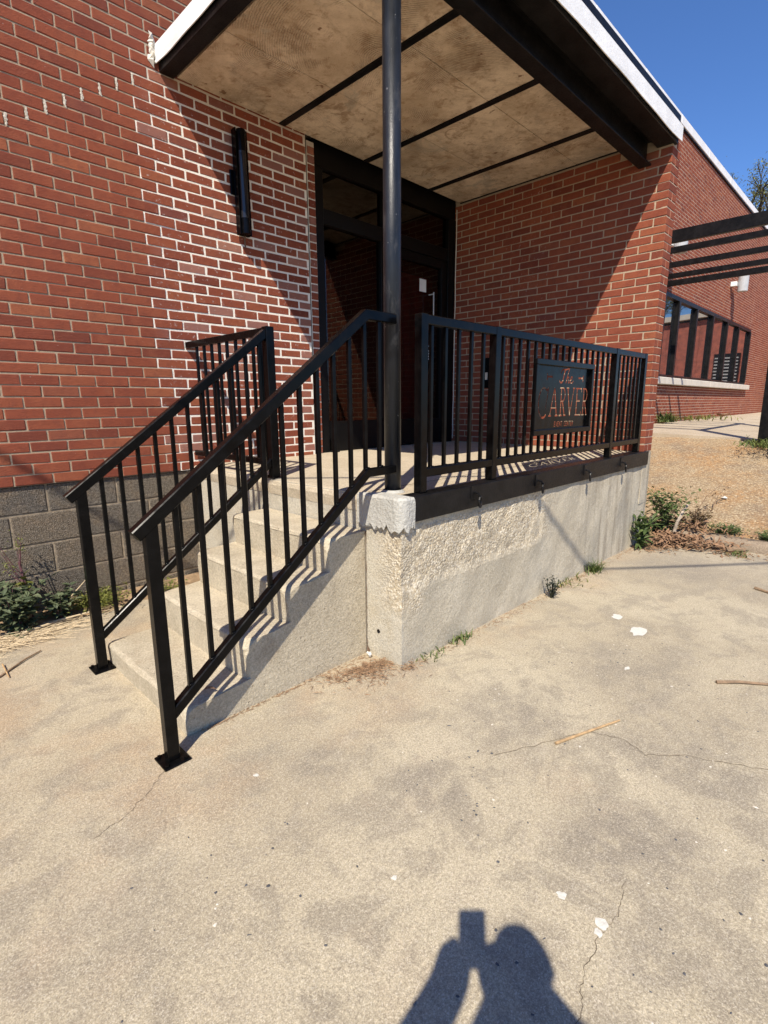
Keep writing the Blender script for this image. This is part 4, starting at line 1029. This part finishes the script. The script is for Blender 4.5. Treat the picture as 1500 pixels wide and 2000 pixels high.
plant('leafy_weed', 'tall bright green leafy weed at the right end of the porch wall', 'weed', (-.12, -2.29, 0), LEAFG, 120, .09, .36, .13, .034, None, None, .7, 10)
plant('shrub', 'scrubby green shrub sprawling beside the porch corner on the bank', 'shrub', (.50, -2.32, .08), LEAFG, 760, .27, .46, .050, .028, TWIG, None, .5, 16)
plant('shrub', 'reddish brown vine tangle trailing along the kerb beside the shrub', 'shrub', (.72, -2.56, .10), mat_leaf('red_vine_leaf', (.08, .045, .025), (.13, .09, .035)), 260, .20, .22, .040, .024, TWIG, None, .4, 16)
plant('clover_patch', 'low green clover patch on top of the kerb nearest the shrub', 'ground cover', (.68, -2.80, .09), LEAFG, 700, .20, .08, .022, .018, None, None, .4, 14)
plant('clover_patch', 'low green clover patch further along the kerb at the right edge', 'ground cover', (.64, -3.16, .09), LEAFG, 460, .17, .07, .022, .018, None, None, .4, 10)
tuft('green grass strip at the foot of the pergola post', (3.74, -2.66, .76), 520, .34, .13, wd=.008, stuff=True)
tuft('bright green grass tuft at the foot of the far facade', (7.55, -.16, .92), 160, .12, .30, wd=.012)
tuft('thin dry grass line along the far facade base', (9.3, -.10, .94), 260, .9, .16, LEAFY, None, .012, True)
tuft('small weeds in front of the kerb beside the wood scrap', (.26, -3.0, 0), 70, .07, .06)
for i, (x, y, l) in enumerate(((.95, -2.45, .5), (1.2, -2.55, .42))):
    b = MB(); p = Vector((x, y, .16)); q = p+Vector((.25, -.18+.1*i, l*.7)); b.tube([p, p.lerp(q, .5)+Vector((-.02, .01, .05)), q], [.006, .004, .002], 5)
    for k in range(12): b.leaf(p.lerp(q, R.uniform(.6, 1)), (R.uniform(-1, 1), R.uniform(-1, 1), R.uniform(-.6, .4)), .05, .012)
    obj('dry_sprig', b, TWIG, None, label=('curled dry sprig arching over the bank near the shrub', 'thin dry sprig leaning out over the bank past the vine')[i], cat='dry plant')
# litter, straw, sticks
def litter(name, label, pts, n, L, W, mat, hz=.03, lie=.35):
    b = MB()
    for i in range(n):
        (x, y, sx, sy) = R.choice(pts); p = Vector((x+R.gauss(0, sx), y+R.gauss(0, sy), R.uniform(.002, hz))); a = R.random()*6.283
        if p.x < .18 and p.y > -2.22 and p.x > -3.36: p.y = -2.22-abs(R.gauss(0, .03))
        if p.x > .44: p.z += .10+max(0, p.x-.56)*.19
        b.leaf(p, (math.cos(a), math.sin(a), R.uniform(-lie, lie)), L*R.uniform(.5, 1.3), W*R.uniform(.5, 1.2), R.uniform(-.4, .5), R.uniform(-.3, .8))
    obj(name, b, mat, kind='stuff')
litter('dead_leaves', '', [(.22, -2.40, .12, .07), (.45, -2.45, .14, .12), (.30, -2.65, .12, .18)], 900, .085, .024, LITTER, .09, .7)
litter('leaf_litter', '', [(.15, -2.45, .15, .08), (.30, -2.85, .10, .2), (.05, -2.36, .12, .05)], 900, .055, .006, NEEDLE, .018)
b = MB()                                                        # needle litter in the corner between stair and porch
for i in range(700):
    x = -3.50+R.gauss(0, .11); y = -2.04-abs(R.gauss(0, .075))+ (x+3.5)*-.22
    if x > -3.36 and y > -2.215: y = -2.215-abs(R.gauss(0, .02))
    a = R.random()*6.28; b.leaf((x, y, R.uniform(.001, .02)), (math.cos(a), math.sin(a), R.uniform(-.1, .15)), R.uniform(.02, .06), .0025)
for i in range(500):
    x = -3.1+R.random()*3.0; a = R.random()*6.28; b.leaf((x, -2.215-abs(R.gauss(0, .03)), .003), (math.cos(a), math.sin(a), .05), R.uniform(.015, .04), .0025)
for i in range(260):
    x = -4.36+R.random()*.95; a = R.gauss(.0, .6); b.leaf((x, -1.948-abs(R.gauss(0, .008+.05*max(0, (x+3.75)))), .002), (math.cos(a), math.sin(a), .05), R.uniform(.010, .035), .0025)
obj('needle_litter', b, NEEDLE, kind='stuff')
b = MB()
for i in range(420):
    x = -4.75+R.gauss(0, .22); y = -.36+R.gauss(0, .06)+ (x+4.7)*.12; a = R.gauss(.1, .6); l = R.uniform(.04, .20)
    p = Vector((x, y, R.uniform(.002, .025))); d = Vector((math.cos(a), math.sin(a), R.uniform(-.08, .12))); b.tube([p, p+d*l*.5+Vector((0, 0, R.uniform(-.004, .008))), p+d*l], [.0016, .0014, .0008], 4)
obj('dry_straw', b, STRAW, kind='stuff')
def stick(name, label, pts, r, mat, cat='twig'):
    b = MB(); b.tube(pts, [r*(1-.35*k/(len(pts)-1)) for k in range(len(pts))], 7); obj(name, b, mat, None, label=label, cat=cat)
stick('cane', 'straight tan cane lying alone on the open slab', [(-3.39, -3.073, .008), (-3.22, -3.136, .0085), (-3.051, -3.199, .008)], .0062, CANE, 'stick')
stick('twig', 'forked brown twig at the right edge of the slab', [(-2.40, -3.42, .008), (-2.33, -3.50, .012), (-2.22, -3.65, .008)], .009, TWIG)
stick('twig', 'short brown twig lying on the slab near the kerb at the right', [(-.69, -3.29, .010), (-.745, -3.40, .010)], .012, TWIG)
stick('twig', 'grey brown twig on the slab left of the stair railing', [(-4.86, -.79, .006), (-4.72, -.665, .010), (-4.634, -.604, .008)], .0055, TWIG)
stick('straw_stalk', 'yellow straw stalk crossing the twig at the left edge of the slab', [(-4.82, -.65, .012), (-4.824, -.83, .008)], .0045, CANE, 'straw')
stick('peeled_stick', 'pale peeled stick lying along the weeds by the block wall', [(-4.66, -.32, .03), (-4.45, -.27, .034), (-4.27, -.255, .03)], .0085, STRAW, 'stick')
stick('straw_stalk', 'pale straw stalk leaning against the block wall behind the railing', [(-4.42, -.13, .05), (-4.2, -.03, .20)], .004, STRAW, 'straw')
stick('broken_branch', 'thick broken grey branch upright in the shrub by the porch corner', [(.42, -2.42, .06), (.43, -2.44, .20), (.50, -2.46, .29), (.62, -2.48, .37)], .020, GREYW, 'branch')
stick('wood_scrap', 'weathered wood scrap lying in front of the leaf pile', [(.17, -2.60, .03), (.33, -2.70, .035)], .032, TWIG, 'wood')
stick('wood_scrap', 'weathered wood scrap by the kerb further to the right', [(.27, -2.90, .028), (.38, -3.03, .03)], .028, TWIG, 'wood')
b = MB(); b.leaf((-4.30, -1.895, .150), (.8, -.3, .05), .055, .03, .3, .6); obj('dead_leaf', b, LITTER, None, label='curled brown dead leaf on the lowest step', cat='leaf')
b = MB(); scatter_flat(b, 1.587, -2.588, .30, .05, .03, 8, .02, .4, .3); obj('litter_scrap', b, WHITEP, None, label='small white wrapper lying on the orange bank', cat='litter')
for i, (x, y, r_) in enumerate(((-3.40, -2.0, .012), (-3.392, -1.975, .008))):
    b = MB(); b.tube([(x, y, .012), (x, y, .012+r_), (x, y, .012+r_*2)], [r_*.6, r_, r_*.5], 7); obj('pebble', b, WHITEP, None, label=('larger white pebble in the corner of stair and porch', 'smaller white pebble in the corner of stair and porch')[i], cat='pebble')
b = MB(); vs = []
for i in range(4):
    p = Vector((10.2+.22*i, -.65+.05*i, .97)); b.leaf(p, (R.uniform(-1, 1), R.uniform(-1, 1), .3), .3, .14)
obj('trash', b, LITTER, None, label='small heap of dark litter on the walkway by the far facade', cat='litter')

# ------------------------------------------------------------------ TREES
def tree(label, base, hgt, crown_r, n, seed, lean=0.0, leaf=.16, mat=LEAFT):
    rr = random.Random(seed); t = thing('tree', label, 'tree', base); base = Vector(base); tr = MB(); cr = MB()
    fork = base+Vector((lean, 0, hgt*.42)); tr.tube([base, base.lerp(fork, .5)+Vector((.1, 0, 0)), fork], [hgt*.020, hgt*.016, hgt*.012], 8); tips = []
    def grow(p, d, l, r, lv):
        q = p+d*l; m = p.lerp(q, .5)+Vector((rr.uniform(-.06, .06), rr.uniform(-.06, .06), rr.uniform(-.03, .08)))*l
        tr.tube([p, m, q], [r, r*.8, r*.55], 5, False)
        if lv == 0: tips.append((m, q)); return
        if lv == 1: tips.append((m, q))
        for k in range(3 if lv > 1 else 4):
            nd = (d+Vector((rr.uniform(-.8, .8), rr.uniform(-.8, .8), rr.uniform(-.35, .65)))).normalized(); grow(m if k == 0 else q, nd, l*rr.uniform(.6, .82), r*.55, lv-1)
    for k in range(5):
        a = k*1.257+rr.random(); grow(fork, Vector((math.cos(a)*.7, math.sin(a)*.7, rr.uniform(.5, 1.1))).normalized(), crown_r*.55, hgt*.0075, 3)
    for i in range(n):
        a, c = rr.choice(tips); p = a.lerp(c, rr.random()*1.1)+Vector((rr.gauss(0, .22), rr.gauss(0, .22), rr.gauss(0, .2)))
        cr.leaf(p, (rr.uniform(-1, 1), rr.uniform(-1, 1), rr.uniform(-.7, .5)), leaf*rr.uniform(.6, 1.3), leaf*.5, .2, .3, rr.random())
    obj('trunk', tr, BARK, t); obj('crown', cr, mat, t, kind='stuff')
tree('tall spring tree with thin pale green leaves rising behind the far roof', (44.5, 4.6, 0), 25.0, 6.5, 5600, 3)
tree('broad leafy tree behind the red annex beyond the walkway', (29.5, -8.5, .5), 9.5, 3.6, 5200, 5, leaf=.2)
tree('small bare branched tree shading the annex front', (14.5, -7.2, .4), 5.6, 1.8, 260, 9, leaf=.1)

# ------------------------------------------------------------------ PHOTOGRAPHER (only the shadow falls in the picture)
pr_ = thing('person', 'person in dark jacket and jeans standing holding a phone up with both hands', 'person', (-5.36, -4.2, 0))
Fh = Vector((.713, .70, 0)); Rh = Vector((.70, -.713, 0)); Z = Vector((0, 0, 1)); base = Vector((-5.345, -4.175, 0))
def P(f, r, z): return base+Fh*f+Rh*r+Z*z*.978
def skin_obj(name, joints, edges, mat, parent, sub=2):
    me = bpy.data.meshes.new(name); org = joints[0][0].copy(); me.from_pydata([j[0]-org for j in joints], edges, []); o = bpy.data.objects.new(name, me); reg(o, parent, org); me.materials.append(mat)
    md = o.modifiers.new('skin', 'SKIN'); md.use_smooth_shade = True
    for i, j in enumerate(joints): v = me.skin_vertices[0].data[i]; v.radius = (j[1], j[2] if len(j) > 2 else j[1]); v.use_root = (i == 0)
    s2 = o.modifiers.new('sub', 'SUBSURF'); s2.levels = s2.render_levels = sub; return o
HL = CAM-Fw*.034-Rh*.034-Z*.052; HR = CAM-Fw*.034+Rh*.062-Z*.066
J = [(P(0, 0, .84), .125, .10), (P(.0, 0, 1.0), .115, .09), (P(.03, -.03, 1.16), .14, .10), (P(.02, -.03, 1.285), .135, .09), (P(.085, .0, 1.355), .105), (P(.11, 0, 1.42), .09),
     (P(-.04, -.17, 1.27), .055), (P(.13, -.355, 1.03), .040), (HL-Fh*.05-Z*.045-Rh*.005, .052), (P(.05, .145, 1.30), .07), (P(.13, .285, 1.03), .06), (HR-Fh*.05-Z*.05, .055),
     (P(0, -.09, .76), .085), (P(.03, -.10, .45), .058), (P(0, -.11, .08), .042), (P(.13, -.125, .035), .035), (P(0, .09, .76), .085), (P(.03, .10, .45), .058), (P(0, .11, .08), .042), (P(.13, .125, .035), .035), (HL-Fh*.012+Z*.028, .044), (HR-Fh*.012+Z*.034, .05)]
Ed = [(8, 20), (11, 21), (0, 1), (1, 2), (2, 3), (3, 4), (4, 5), (3, 6), (6, 7), (7, 8), (3, 9), (9, 10), (10, 11), (0, 12), (12, 13), (13, 14), (14, 15), (0, 16), (16, 17), (17, 18), (18, 19)]
skin_obj('body', J, Ed, CLOTH, pr_)
hd = skin_obj('head', [(P(.09, 0, 1.385), .055), (P(.115, 0, 1.43), .072, .078), (P(.105, 0, 1.49), .078, .086), (P(.10, 0, 1.54), .055, .065)], [(0, 1), (1, 2), (2, 3)], SKIN, pr_)
b = MB(); b.tube([P(.160, 0, 1.475), P(.176, 0, 1.445), P(.160, 0, 1.432)], [.008, .014, .008], 7); obj('nose', b, SKIN, hd)
for s in (-1, 1):
    b = MB(); b.tube([P(.146, s*.028, 1.475), P(.155, s*.028, 1.475)], [.011, .008], 8); obj('eye', b, PAPER, hd)
    b = MB(); b.tube([P(.10, s*.058, 1.485), P(.092, s*.066, 1.462), P(.10, s*.058, 1.435)], [.010, .016, .010], 7); obj('ear', b, SKIN, hd)
b = MB(); b.tube([P(.156, -.020, 1.405), P(.163, 0, 1.402), P(.156, .020, 1.405)], .006, 6); obj('mouth', b, REDP, hd)
skin_obj('hair', [(P(.06, .0, 1.45), .088, .09), (P(.085, .0, 1.515), .082, .086), (P(.135, .0, 1.545), .05, .06)], [(0, 1), (1, 2)], HAIR, pr_)
for s, H in ((-1, HL), (1, HR)):
    root_ = H-Fh*.03-Z*.02; pj = [(root_, .032, .022), (H-Fh*.012, .034, .018)]
    hand = skin_obj('hand', pj, [(0, 1)], SKIN, pr_, 2)
    for k in range(4):
        q0 = H+Z*(.020-.017*k)-Fh*.008; q1 = q0-Rh*s*-.004-Fh*.004+Rh*s*.008; q2 = q1+Fw*.012-Rh*s*.010; q3 = q2-Rh*s*.016+Fw*.001
        b = MB(); b.tube([H-Fh*.02-Z*(.006*k), q0, q1, q2-Fw*.006], [.009, .0085, .0080, .0065], 7); obj('finger', b, SKIN, hand, True)
    b = MB(); b.tube([root_, H-Fh*.022-Rh*s*.015+Z*.005, H-Fh*.018-Rh*s*.030+Z*.022], [.011, .010, .008], 7); obj('thumb', b, SKIN, hand, True)
ph = MB(); c = CAM-Fw*.0085-Up2*.050+Rt2*.016; vs_, fs_ = chbox(Vector((.036, .074, .004)), .002); ph.add([c+Rt2*p.x+Up2*p.y+Fw*p.z for p in vs_], fs_)
obj('phone', ph, BLACK, None, label='black phone held upright in both hands by the photographer', cat='phone')
print('objects', len(bpy.data.objects))
